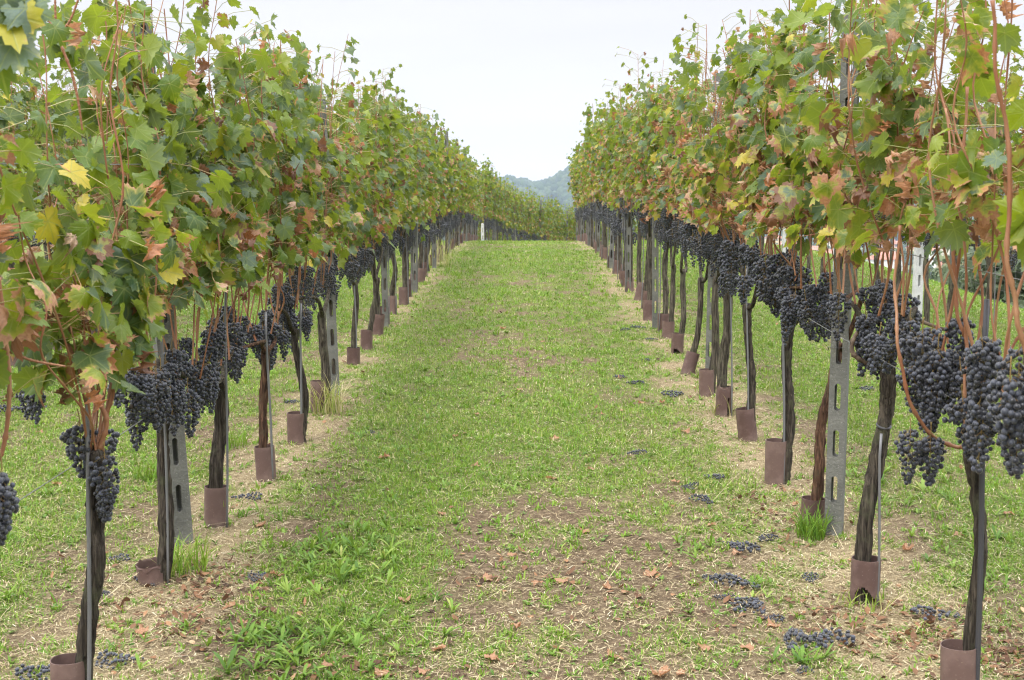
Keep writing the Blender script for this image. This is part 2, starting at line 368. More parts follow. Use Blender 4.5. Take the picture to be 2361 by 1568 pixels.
# ------------------------------------------------------------------ grass, weeds, straw, litter (uncountable)
rs = np.random.RandomState(7)
def strips(P, yaw, length, width, nseg, bend, lean, prof, rnd, fold=0.0):
    """vectorised curved blades. P (n,3)"""
    n = len(P); t = np.linspace(0, 1, nseg + 1)
    d = np.c_[np.cos(yaw), np.sin(yaw), np.zeros(n)]; s = np.c_[-np.sin(yaw), np.cos(yaw), np.zeros(n)]
    ang = lean[:, None] + bend[:, None] * t[None]
    step = (length / nseg)[:, None]
    h = np.concatenate([np.zeros((n, 1)), np.cumsum(np.sin(ang[:, :-1]) * step, 1)], 1); v = np.concatenate([np.zeros((n, 1)), np.cumsum(np.cos(ang[:, :-1]) * step, 1)], 1)
    C_ = P[:, None] + d[:, None] * h[..., None] + np.array([0, 0, 1.])[None, None] * v[..., None]
    w = width[:, None] * prof[None]
    up = np.array([0, 0, 1.])
    A = C_ - s[:, None] * w[..., None] + up * (fold * w)[..., None]; B = C_ + s[:, None] * w[..., None] + up * (fold * w)[..., None]
    V = np.stack([A, B], 2).reshape(n, -1, 3)          # n, 2(nseg+1), 3
    f = []
    for k in range(nseg):
        a, b, c_, d_ = 2 * k, 2 * k + 1, 2 * k + 3, 2 * k + 2
        f.append((a, b, c_)); 
        if not (k == nseg - 1 and prof[-1] == 0): f.append((a, c_, d_))
    f = np.array(f); m = V.shape[1]
    F = (f[None] + (np.arange(n) * m)[:, None, None]).reshape(-1, 3)
    return V.reshape(-1, 3), F, np.repeat(rnd, m)
def scatter(n, x0, x1, y0, y1):
    return rs.uniform(x0, x1, n), rs.uniform(y0, y1, n)
def frustum(x, y, marg=.35):   # keep only what the camera's field of view could hold, with a generous margin
    return np.abs(x + .0 * y) < .43 * y + marg
BANDS = [(2.7, 5.0, 2.5, 10500, 1.0), (5.0, 8.0, 4.0, 6500, 1.15), (8.0, 12.0, 5.5, 3200, 1.4), (12, 19, 7.0, 1500, 1.8), (19, 32, 7.5, 650, 2.6)]
acc = Acc()
for y0, y1, xw, dens, sc in BANDS:
    n = int((y1 - y0) * 2 * xw * dens); x, y = scatter(n, -xw, xw, y0, y1); k = frustum(x, y); x, y = x[k], y[k]
    gcov, scov = cover(x, y); k = rs.rand(len(x)) < gcov ** 1.15 * 1.25; x, y, gcov = x[k], y[k], gcov[k]
    n = len(x); tuft = fbm(x * 9, y * 9, 77, 2)
    ln = (.009 + .018 * rs.rand(n) + .04 * np.maximum(tuft - .55, 0) + .022 * gcov * rs.rand(n)) * (1 + .2 * (sc - 1))
    wd = (.0012 + .0013 * rs.rand(n)) * sc
    rnd = np.clip(.42 + .25 * rs.randn(n) + .6 * (fbm(x * 1.3, y * .9, 55) - .5) - .15 * gcov + .1, 0, 1)
    V, F, r_ = strips(np.c_[x, y, gz(x, y) - .003], rs.uniform(0, 6.28, n), ln, wd, 2, rs.uniform(.2, 1.6, n), rs.uniform(.1, 1.15, n), np.array([1, .8, 0]), rnd)
    acc.add(V, F, rnd=r_)
for y0, y1, xw, dens, sc in [(2.7, 5.0, 2.5, 190, 1.0), (5, 8, 4, 150, 1.1), (8, 13, 5, 70, 1.35), (13, 22, 6, 28, 1.8)]:
    n = int((y1 - y0) * 2 * xw * dens); x, y = scatter(n, -xw, xw, y0, y1); k = frustum(x, y); x, y = x[k], y[k]; gcov, _ = cover(x, y); k = rs.rand(len(x)) < .65 + gcov; x, y = x[k], y[k]
    nb_ = 12; n = len(x) * nb_; sz = np.repeat(rs.uniform(.5, 1.3, len(x)), nb_); bs = np.repeat(rs.normal(.36, .14, len(x)), nb_); X_ = np.repeat(x, nb_) + .012 * rs.randn(n) * sc; Y_ = np.repeat(y, nb_) + .012 * rs.randn(n) * sc
    V, F, r_ = strips(np.c_[X_, Y_, gz(X_, Y_) - .002], rs.uniform(0, 6.28, n), sz * rs.uniform(.012, .036, n) * sc, sz * rs.uniform(.0014, .0030, n) * sc, 3, rs.uniform(.2, 1.4, n), rs.uniform(.1, 1.0, n), np.array([.6, 1, .8, 0]), np.clip(bs + .1 * rs.randn(n), 0, 1))
    acc.add(V, F, rnd=r_)
V, F, A_ = acc.out(); tag(mk('grass', V, F, M['grass'], attrs=A_), 'short mown green grass growing over the lane and under the rows', 'grass', kind='stuff')
# (sprigs: small tufts everywhere, bare soil included)
# straw clippings
acc = Acc()
for y0, y1, xw, dens, sc in [(2.7, 5.0, 2.5, 9000, 1.0), (5.0, 8.0, 4.0, 5500, 1.15), (8.0, 12.0, 5.0, 2200, 1.5), (12, 19, 6.0, 900, 2.0), (19, 30, 6, 330, 3)]:
    n = int((y1 - y0) * 2 * xw * dens); x, y = scatter(n, -xw, xw, y0, y1); k = frustum(x, y); x, y = x[k], y[k]
    gcov, scov = cover(x, y); k = rs.rand(len(x)) < .30 + .7 * scov; x, y = x[k], y[k]; n = len(x)
    V, F, r_ = strips(np.c_[x, y, gz(x, y) + .003 + .012 * rs.rand(n)], rs.uniform(0, 6.28, n), (.008 + .034 * rs.rand(n) ** 1.8) * (1 + .2 * (sc - 1)), (.0006 + .0008 * rs.rand(n)) * sc, 2,
                      rs.uniform(-.3, .3, n), rs.uniform(1.25, 1.7, n), np.array([1, 1, .5]), np.clip(.45 + .25 * rs.randn(n), 0, 1))
    acc.add(V, F, rnd=r_)
n = 90; x, y = scatter(n, -2.2, 2.2, 3.0, 8.5)      # long dry stems
V, F, r_ = strips(np.c_[x, y, gz(x, y) + .012], rs.uniform(0, 6.28, n), rs.uniform(.12, .38, n), np.full(n, .0009), 6, rs.uniform(-.1, .35, n), rs.uniform(1.3, 1.5, n), np.array([1, 1, 1, 1, 1, 1, .5]), np.clip(.55 + .15 * rs.randn(n), 0, 1))
acc.add(V, F, rnd=r_)
V, F, A_ = acc.out(); tag(mk('straw', V, F, M['straw'], attrs=A_), 'pale dry grass clippings lying over the ground', 'straw', kind='stuff')
# small broad weeds and rosettes
acc = Acc()
def rosettes(x, y, nl, l0, l1, wf, prof, leanr=(.5, 1.2), rb=(.35, .2)):
    n = len(x); X_ = np.repeat(x, nl); Y_ = np.repeat(y, nl); m = n * nl; base = np.repeat(rs.normal(rb[0], rb[1], n), nl)
    size = np.repeat(rs.uniform(l0, l1, n), nl) * rs.uniform(.55, 1.1, m)
    V, F, r_ = strips(np.c_[X_, Y_, gz(X_, Y_) + .002], rs.uniform(0, 6.28, m), size, size * wf * rs.uniform(.7, 1.2, m), len(prof) - 1, rs.uniform(.2, 1.1, m), rs.uniform(*leanr, m), np.array(prof), np.clip(base + .12 * rs.randn(m), 0, 1), .35)
    acc.add(V, F, rnd=r_)
for y0, y1, xw, dens, sc in [(2.7, 5.0, 2.5, 150, 1.0), (5, 8, 4, 110, 1.1), (8, 13, 5, 50, 1.4), (13, 22, 6, 16, 1.9)]:
    n = int((y1 - y0) * 2 * xw * dens); x, y = scatter(n, -xw, xw, y0, y1); k = frustum(x, y); x, y = x[k], y[k]
    gcov, _ = cover(x, y); k = rs.rand(len(x)) < .30 + .9 * gcov
    rosettes(x[k], y[k], 6, .012 * sc, .038 * sc, .12, [.25, .8, 1, .7, 0])
for y0, y1, xw, dens, sc in [(2.7, 5.0, 2.5, 110, 1.0), (5, 8, 4, 60, 1.2), (8, 13, 5, 22, 1.6)]:
    n = int((y1 - y0) * 2 * xw * dens); x, y = scatter(n, -xw, xw, y0, y1); k = frustum(x, y) & (fbm(x * 1.7, y * 1.7, 203) > .50); x, y = x[k], y[k]
    rosettes(x, y, 7, .010 * sc, .020 * sc, .30, [.3, .85, 1, .8, 0], (.7, 1.35), (.25, .15))
def patch(px, py, n, sx, sy, l0, l1, nl=7, wf=.085):
    n = int(n * 1.6); l0 *= .62; l1 *= .74
    c_ = ground_at(px, py); rosettes(c_.x + sx * rs.randn(n), c_.y + sy * rs.randn(n), nl, l0, l1, wf, [.3, .55, .9, .75, 1.0, .6, 0], (.35, 1.15))
for a in [(800, 1310, 26, .13, .22, .07, .13), (700, 1300, 14, .09, .2, .06, .12), (860, 1230, 14, .12, .2, .05, .10), (620, 1470, 16, .12, .12, .07, .13), (760, 1500, 16, .14, .12, .06, .12), (880, 1440, 10, .12, .14, .05, .11),
          (650, 1540, 12, .1, .08, .07, .13), (1580, 1270, 7, .08, .1, .07, .12), (1880, 1540, 6, .1, .05, .06, .1), (2100, 1190, 16, .2, .3, .06, .12), (2260, 1330, 14, .12, .2, .05, .1), (930, 1030, 20, .2, .4, .05, .10), (980, 900, 20, .25, .6, .05, .10),
          (700, 1150, 10, .1, .2, .05, .1), (60, 1190, 14, .2, .3, .05, .1), (300, 1500, 6, .1, .1, .05, .09), (2000, 1090, 12, .15, .3, .06, .13), (1700, 1360, 6, .1, .1, .04, .09), (1480, 950, 16, .2, .5, .04, .08), (1120, 1200, 14, .3, .3, .03, .06), (40, 1420, 8, .1, .15, .05, .09)]:
    patch(*a)
V, F, A_ = acc.out(); tag(mk('weeds', V, F, M['weed'], attrs=A_), 'low broad-leaved weeds scattered through the mown grass', 'weeds', kind='stuff')
# leaf litter fragments
acc = Acc()
for y0, y1, xw, dens, sc in [(2.7, 5.0, 2.5, 150, 1.0), (5, 9, 3.5, 40, 1.1), (9, 16, 4, 12, 1.4)]:
    n = int((y1 - y0) * 2 * xw * dens); x, y = scatter(n, -xw, xw, y0, y1); k = frustum(x, y); x, y = x[k], y[k]
    _, scov = cover(x, y); k = rs.rand(len(x)) < .10 + .9 * sstep(.45, .9, scov) * sstep(.42, .6, fbm(x * 2.2, y * 1.8, 91)) ; x, y = x[k], y[k]; n = len(x)
    V, F, r_ = strips(np.c_[x, y, gz(x, y) + .004], rs.uniform(0, 6.28, n), rs.uniform(.012, .040, n) * sc, rs.uniform(.003, .012, n) * sc, 3, rs.uniform(-1.4, 1.4, n), rs.uniform(1.1, 1.6, n), np.array([.3, 1, .9, .2]), np.clip(rs.normal(.42, .25, n), 0, 1), rs.uniform(0, .5))
    acc.add(V, F, rnd=r_)
for px, py, n, sx, sy in [(2180, 1480, 330, .22, .16), (2320, 1540, 120, .12, .1), (480, 1360, 200, .18, .2), (1500, 1400, 60, .3, .2), (400, 1450, 120, .18, .12), (1800, 1180, 130, .16, .3), (760, 1560, 80, .2, .1), (1180, 1340, 50, .25, .2), (1950, 1430, 110, .2, .12)]:
    c_ = ground_at(px, py); x = c_.x + sx * rs.randn(n); y = c_.y + sy * rs.randn(n)
    V, F, r_ = strips(np.c_[x, y, gz(x, y) + .006], rs.uniform(0, 6.28, n), rs.uniform(.015, .045, n), rs.uniform(.004, .013, n), 3, rs.uniform(-1.6, 1.6, n), rs.uniform(1.0, 1.6, n), np.array([.3, 1, .9, .2]), np.clip(rs.normal(.40, .2, n), 0, 1), .3)
    acc.add(V, F, rnd=r_)
V, F, A_ = acc.out(); tag(mk('leaf_litter', V, F, M['litter'], attrs=A_), 'crumbled brown leaf litter below the vine rows', 'leaf litter', kind='stuff')

# ------------------------------------------------------------------ leaves
def leaf_outline(n, teeth):
    ang = [0, 14, 27, 40, 52, 66, 80, 94, 108, 124, 140, 155, 168, 180]
    rad = [1.05, .90, .68, .84, .96, .84, .64, .76, .82, .70, .62, .58, .46, .10]
    th = np.linspace(-180, 180, n, endpoint=False); r = np.interp(np.abs(th), ang, rad)
    if teeth: r = r * (1 + .085 * np.where(np.arange(n) % 2 == 0, 1, -1))
    return np.c_[r * np.sin(R(1) * th), r * np.cos(R(1) * th)]
def leaf_template(lod):
    if lod == 0:
        o = leaf_outline(44, True); mid = leaf_outline(22, False) * .52
        V = np.vstack([[0, 0], mid, o]); F = []
        for k in range(22):
            k2 = (k + 1) % 22; F.append((0, 1 + k2, 1 + k)); a, b, c_ = 23 + 2 * k, 23 + (2 * k + 1) % 44, 23 + (2 * k + 2) % 44
            F += [(1 + k, b, a), (1 + k, 1 + k2, b), (1 + k2, c_, b)]
    elif lod == 1:
        o = leaf_outline(28, True); V = np.vstack([[0, .12], o]); F = [(0, 1 + (k + 1) % 28, 1 + k) for k in range(28)]
    else:
        o = leaf_outline(12, True); V = np.vstack([[0, .15], o]); F = [(0, 1 + (k + 1) % 12, 1 + k) for k in range(12)]
    return V, np.array(F)
TPL = [leaf_template(k) for k in range(3)]
def leaves(acc, lod, P, nrm, tip, size, rnd, brown, rng, crum=1.0):
    """P junction points, nrm normals, tip direction, size junction->tip"""
    T2, F = TPL[lod]; n = len(P); m = len(T2)
    nrm = nrm / np.linalg.norm(nrm, axis=1)[:, None]; tip = tip - nrm * (tip * nrm).sum(1)[:, None]; tip /= np.linalg.norm(tip, axis=1)[:, None] + 1e-9
    sd_ = np.cross(tip, nrm)
    x = T2[None, :, 0] * rng.uniform(.85, 1.12, (n, 1)); y = T2[None, :, 1] * rng.uniform(.9, 1.1, (n, 1)) + .12 * rng.randn(n, 1) * T2[None, :, 0]; r2 = x * x + y * y; th = np.arctan2(x, y)
    fold = rng.uniform(-.25, .70, (n, 1)); droop = rng.uniform(-.15, .55, (n, 1)); ph = rng.uniform(0, 6.28, (n, 1)); wv = rng.uniform(.05, .26, (n, 1)); kf = rng.randint(2, 5, (n, 1))
    cr = crum * np.clip((brown - .55) * 2.2, 0, 1)[:, None]       # crumple of dry leaves
    z = fold * np.abs(x) ** 1.3 - droop * r2 + wv * np.sin(kf * th + ph) * r2 + .06 * np.sin(3.1 * x * 3 + ph) * np.cos(y * 4 + ph)
    curl = 1 - .62 * cr * r2 / (r2.max()); z = z * (1 + 1.2 * cr) + cr * .55 * np.sin(5 * th + ph * 2) * r2 + cr * .3 * rng.randn(n, m) * np.sqrt(r2)
    xx = x * curl * (1 - .35 * cr); yy = y * curl
    V = P[:, None] + size[:, None, None] * (sd_[:, None] * xx[..., None] + tip[:, None] * yy[..., None] + nrm[:, None] * z[..., None])
    loc = np.stack([np.broadcast_to(T2[None, :, 0], (n, m)), np.broadcast_to(T2[None, :, 1], (n, m)), np.repeat(rnd[:, None], m, 1)], 2)
    acc.add(V.reshape(-1, 3), (F[None] + (np.arange(n) * m)[:, None, None]).reshape(-1, 3), loc=loc.reshape(-1, 3), brown=np.repeat(brown, m))
def petioles(acc, A, B, rnd, w=.0011):
    n = len(A); d = B - A; d /= np.linalg.norm(d, axis=1)[:, None] + 1e-9
    s = np.cross(d, [0, 0, 1.]); s /= np.linalg.norm(s, axis=1)[:, None] + 1e-6; u = np.cross(s, d); Mid = (A + B) / 2 + np.array([0, 0, .012])
    ring = lambda Q: np.stack([Q + s * w, Q - s * w * .5 + u * w * .87, Q - s * w * .5 - u * w * .87], 1)
    V = np.concatenate([ring(A), ring(Mid), ring(B)], 1)
    f = []
    for k in range(2):
        for j in range(3):
            a, b = 3 * k + j, 3 * k + (j + 1) % 3; f += [(a, b, b + 3), (a, b + 3, a + 3)]
    f = np.array(f)
    acc.add(V.reshape(-1, 3), (f[None] + (np.arange(n) * 9)[:, None, None]).reshape(-1, 3), loc=np.repeat(np.c_[np.zeros(n), np.zeros(n), rnd], 9, 0), brown=np.full(n * 9, -1.0))

# ------------------------------------------------------------------ grapes
def ico(sub):
    import bmesh
    bm = bmesh.new(); bmesh.ops.create_icosphere(bm, subdivisions=sub, radius=1); V = np.array([v.co[:] for v in bm.verts]); F = np.array([[v.index for v in f.verts] for f in bm.faces]); bm.free(); return V, F
ICO = {1: ico(1), 2: ico(2), 3: ico(3)}
def bunch_mesh(seed, sub, n, Ln=.17, Wd=.045, r=.0076, flat=False):
    rng = np.random.RandomState(seed); P = []; tries = 0
    sh = rng.rand() < .5; wing = rng.uniform(-1, 1)
    while len(P) < n and tries < n * 60:
        tries += 1; t = rng.rand() ** 1.15
        w = Wd * (np.interp(t, [0, .12, .4, .8, 1], [.55, 1, .85, .42, .12])); a = rng.uniform(0, 6.28); q = w * math.sqrt(rng.uniform(.25, 1))
        p = np.array([q * math.cos(a), q * math.sin(a), -.015 - t * Ln])
        if sh and t < .35: p[0] += wing * .02; p[1] += wing * .012
        if flat: p = np.array([p[2] + Ln / 2, p[1] * 1.5, abs(p[0]) * .6 + .004])
        if all(np.sum((p - q_) ** 2) > (1.52 * r) ** 2 for q_ in P): P.append(p)
    P = np.array(P); n = len(P); V, F = ICO[sub]; m = len(V); rr = r * rng.uniform(.68, 1.12, (n, 1, 1))
    VV = P[:, None] + V[None] * rr * np.array([1, 1, 1.06])
    return VV.reshape(-1, 3), (F[None] + (np.arange(n) * m)[:, None, None]).reshape(-1, 3), P, np.repeat(rng.rand(n), m)
BV = {}
def bunch_variant(lod, k):
    if (lod, k) not in BV:
        n, sub, r = {0: (100, 2, .0078), 1: (80, 1, .0082), 2: (42, 1, .0112)}[lod]
        rng = random.Random(k * 7 + lod); Ln = rng.uniform(.13, .20); Wd = rng.uniform(.036, .052)
        V, F, P, RN = bunch_mesh(100 * lod + k, sub, int(n * rng.uniform(.8, 1.15)), Ln, Wd, r)
        o = mk('grape_bunch', V, F, M['grape'], attrs={'rnd': RN}, link=False)
        s = None
        if lod < 2:
            acc = Acc(); V, F = tube(smooth_line([(0, 0, .035), (.003, .002, 0), (0, 0, -Ln * .95)], 8), np.linspace(.0018, .001, 8), 5); acc.add(V, F)
            for p in P[:: 3]: V, F = tube(np.array([[0, 0, min(0, p[2] + .02)], p]), .0007, 3, cap=False); acc.add(V, F)
            V, F, _ = acc.out(); s = mk('stem', V, F, M['stem'], link=False)
        BV[(lod, k)] = (o, s)
    return BV[(lod, k)]
def add_bunch(parent, lod, k, loc, rz=0, tilt=(0, 0), scale=1):
    b, s = bunch_variant(lod, k)
    c = b.copy(); COL.objects.link(c); c.location = loc; c.rotation_euler = (tilt[0], tilt[1], rz); c.scale = (scale,) * 3
    if parent is not None: kid(parent, c)
    if s is not None: d = s.copy(); COL.objects.link(d); kid(c, d)
    return c

# ------------------------------------------------------------------ vines
ORD = ['zeroth', 'first', 'second', 'third', 'fourth', 'fifth', 'sixth', 'seventh', 'eighth', 'ninth', 'tenth', 'eleventh', 'twelfth', 'thirteenth', 'fourteenth', 'fifteenth', 'sixteenth', 'seventeenth', 'eighteenth', 'nineteenth', 'twentieth']
def build_vine(seed, trunk, tr, hc, htop, lod, leaf0, brown=.0, nshoot=10, dens=1.0, span=.42, nb=12, bl=(.0, .25), xoff=0., yellow=0., bark='bark', cane_sep=True, gap=None, thick=.21, byr=None, low=.0, extra=None, arms=True):
    """coordinates local to the vine's base; trunk polyline; hc cordon height; leaf0 lower edge of the leaves"""
    rng = np.random.RandomState(seed); root = empty('grapevine', (0, 0, 0))
    T = np.array(trunk, float); n = max(12, int(60 * T[-1, 2])) if lod == 0 else (18 if lod == 1 else 6)
    P = smooth_line(T, n); k = {0: 22, 1: 12, 2: 6}[lod]; t = np.linspace(0, 1, n)
    P[1:-1] += np.c_[rng.randn(n - 2), rng.randn(n - 2), np.zeros(n - 2)] * .0016
    rad = tr * (1.08 - .22 * t) * (1 + .16 * vnoise(t * 7, t * 0 + seed, seed)) ; rad[t > .86] *= np.linspace(1.02, 1.32, (t > .86).sum()); rad[-1] *= .8
    acc = Acc(); V, F = tube(P, rad, k, .30 if lod < 2 else .1, seed); acc.add(V, F)
    head = P[-1]
    ends = []
    if arms:
        for sgn in (-1, 1):
            e = np.array([head + [0, 0, -.03], head + [rng.normal(0, .015), sgn * .10, .02], [head[0] + rng.normal(0, .02), sgn * span * .6, hc + rng.normal(0, .02)], [xoff + rng.normal(0, .02), sgn * span, hc + rng.normal(0, .02)]])
            q = smooth_line(e, 16 if lod < 2 else 6); V, F = tube(q, np.linspace(tr * .62, .008, len(q)), 9 if lod < 2 else 4, .25 if lod < 2 else 0, seed + 5); acc.add(V, F); ends.append(q)
    V, F, _ = acc.out(); kid(root, mk('trunk', V, F, M[bark]))
    # canes
    A, B, LN, TIP, SZ = [], [], [], [], []
    canes = Acc(); pts = []
    for s in range(nshoot):
        yb = (s + .5 + rng.uniform(-.3, .3)) / nshoot * 2 * span - span
        b = np.array([head[0] * (1 - abs(yb) / span) + xoff * abs(yb) / span + rng.normal(0, .02), yb, hc + rng.uniform(-.02, .05)])
        top = htop - .03 + rng.normal(0, .12) + (.25 if rng.rand() < .16 else 0) - (.35 if rng.rand() < .12 else 0)
        if not arms: yb2 = yb; b = head + np.array([rng.normal(0, .01), rng.normal(0, .012), -.01])
        m = 7; zz = np.linspace(b[2], top, m); wx = np.cumsum(rng.normal(0, .035, m)); wy = np.cumsum(rng.normal(0, .04, m)); wx -= wx[0]; wy -= wy[0]
        if rng.rand() < .2: wx += np.linspace(0, rng.choice([-1, 1]) * rng.uniform(.1, .25), m)
        if not arms: wy = wy + yb2 * np.array([0, .45, .8, 1, 1, 1, 1])
        cp = np.c_[b[0] + np.clip(wx, -.17, .17), b[1] + wy, zz]
        c_ = smooth_line(cp, {0: 26, 1: 14, 2: 7}[lod]); w0 = rng.uniform(.0027, .0048) * (1 if lod < 2 else 1.2)
        rad = np.linspace(w0, w0 * .45, len(c_))
        if lod == 0: rad[::3] *= 1.35                      # nodes
        V, F = tube(c_, rad, {0: 7, 1: 5, 2: 3}[lod], cap=False)
        if cane_sep and lod == 0: kid(root, mk('cane', V, F, M['cane']))
        else: canes.add(V, F)
        nn = int((top - leaf0) / (.034 / dens))
        for side in range(2):
            tt = rng.uniform(max(leaf0 - low * (rng.rand() < .25) - .08 * rng.rand(), b[2] + .03), top, max(4, nn))
            if side == 1: tt = tt[rng.rand(len(tt)) < .85]
            f = (tt - b[2]) / (top - b[2]); q = np.stack([np.interp(f, np.linspace(0, 1, len(c_)), c_[:, j]) for j in range(3)], 1)
            mm_ = len(q); sx = np.where(rng.rand(mm_) < .5, -1., 1.)
            out_ = np.c_[sx * rng.uniform(.25, 1, mm_), rng.normal(0, .55, mm_), rng.uniform(-.3, .55, mm_)]; out_ /= np.linalg.norm(out_, axis=1)[:, None]
            pl = rng.uniform(.05, .12, mm_) * (1 if side == 0 else 1.8) * (thick / .21)
            j = q + out_ * pl[:, None]
            A.append(q); B.append(j)
            nn_ = np.c_[sx * rng.uniform(.3, 1.0, mm_), rng.normal(0, .7, mm_), rng.uniform(-.05, 1.0, mm_)]
            tp = np.c_[out_[:, 0] * .5, rng.normal(0, .5, mm_), -rng.uniform(.3, 1.1, mm_)]
            LN.append(nn_); TIP.append(tp); SZ.append(rng.uniform(.038, .077, mm_) * (1 - .35 * np.clip((f - .8) / .2, 0, 1)) * (1.0 if side == 0 else .82))
    if not (cane_sep and lod == 0):
        V, F, _ = canes.out(); kid(root, mk('cane_growth', V, F, M['cane']))
    A, B, LN, TIP, SZ = map(np.concatenate, (A, B, LN, TIP, SZ))
    if extra is not None:
        for (c3, nrm, tip, sz) in extra: A = np.vstack([A, np.array(c3) + [0, 0, .08]]); B = np.vstack([B, c3]); LN = np.vstack([LN, nrm]); TIP = np.vstack([TIP, tip]); SZ = np.r_[SZ, sz]
    if gap is not None: kp = ~gap(B); A, B, LN, TIP, SZ = A[kp], B[kp], LN[kp], TIP[kp], SZ[kp]
    n = len(B); h = (B[:, 2] - leaf0) / (htop - leaf0)
    rnd = np.clip(rng.normal(.38, .29, n) + yellow + .06 * (h < .3), 0, 1)
    kp = rng.rand(n) < np.interp(h, [0, .12, .72, 1.0, 1.2], [.8, 1, 1, .78, .5]) * (.66 + .75 * sstep(.30, .48, vnoise(B[:, 1] * 5 + seed, B[:, 2] * 5, seed)))
    A, B, LN, TIP, SZ, h, rnd = A[kp], B[kp], LN[kp], TIP[kp], SZ[kp], h[kp], rnd[kp]; n = len(B)
    bp = .04 + brown * np.clip(1.25 - 1.1 * h, .15, 1.2) * .8
    u = rng.rand(n); br = np.where(u < bp, rng.uniform(.75, 1.0, n), np.where(u < bp * 2.3, rng.uniform(.18, .45, n), rng.uniform(0, .16, n)))
    SZ = np.where(br > .7, SZ * .74, SZ) * (1.10 if lod == 0 else .90)
    acc = Acc(); leaves(acc, lod, B, LN, TIP, SZ * (1 if lod < 2 else 1.12), rnd, br, rng)
    if lod < 2: petioles(acc, A, B, rnd, .0012 if lod == 0 else .0016)
    V, F, at_ = acc.out(); kid(root, mk('foliage', V, F, M['leaf'], attrs=at_))
    # bunches
    for q in range(nb):
        yb = rng.uniform(*(byr or (-span, span))); z = hc + rng.uniform(*bl)
        add_bunch(root, lod, rng.randint(8), (xoff * .6 + head[0] * .4 + rng.normal(0, .045), yb, z), rng.uniform(0, 6.28), (rng.normal(0, .12), rng.normal(0, .12)), rng.uniform(.85, 1.15))
    return root

ring_rng = random.Random(3)
def guard(x, y, h=.2, tilt=(0, 0), hole=None, r=.0525, rough_top=0, label='', group=None):
    z0 = g1(x, y) - .02; nt_, nh = 72, 24
    th = np.linspace(0, 2 * np.pi, nt_, endpoint=False); hs = np.linspace(0, h + .02, nh)
    sq = 1 + .05 * np.cos(2 * th + ring_rng.uniform(0, 6)); V = []
    for k, z in enumerate(hs):
        zz = z + (rough_top * (fbm(np.cos(th) * 2 + 5, np.sin(th) * 2, int(x * 100), 2) - .7) if k == nh - 1 else 0)
        V.append(np.c_[r * sq * np.cos(th), r / sq * np.sin(th), np.broadcast_to(zz, nt_)])
    V = np.vstack(V); F = []
    for k in range(nh - 1):
        for j in range(nt_):
            if hole and hole(th[j], hs[k]): continue
            j2 = (j + 1) % nt_; F.append((k * nt_ + j, k * nt_ + j2, (k + 1) * nt_ + j2, (k + 1) * nt_ + j))
    o = mk('trunk_guard', V, np.array(F), M['guard']); o.location = (x, y, z0); o.rotation_euler = (tilt[0], tilt[1], 0)
    sm = o.modifiers.new('thick', 'SOLIDIFY'); sm.thickness = .0025; sm.offset = -1; es = o.modifiers.new('sharp', 'EDGE_SPLIT'); es.split_angle = R(40)
    return tag(o, label, 'trunk guard', group)
def stake(p0, p1, r, mat, label, group=None):
    p0 = Vector(p0); p1 = Vector(p1); k = 5; t = np.linspace(0, 1, 9)[:, None]
    P = np.array(p0)[None] * (1 - t) + np.array(p1)[None] * t; P[1:-1, 0] += .004 * np.sin(t[1:-1, 0] * 5)
    V, F = tube(P, r, 8); o = mk('training_stake', V, F, M[mat], origin=p0); o.location = p0
    return tag(o, label, 'stake', group)

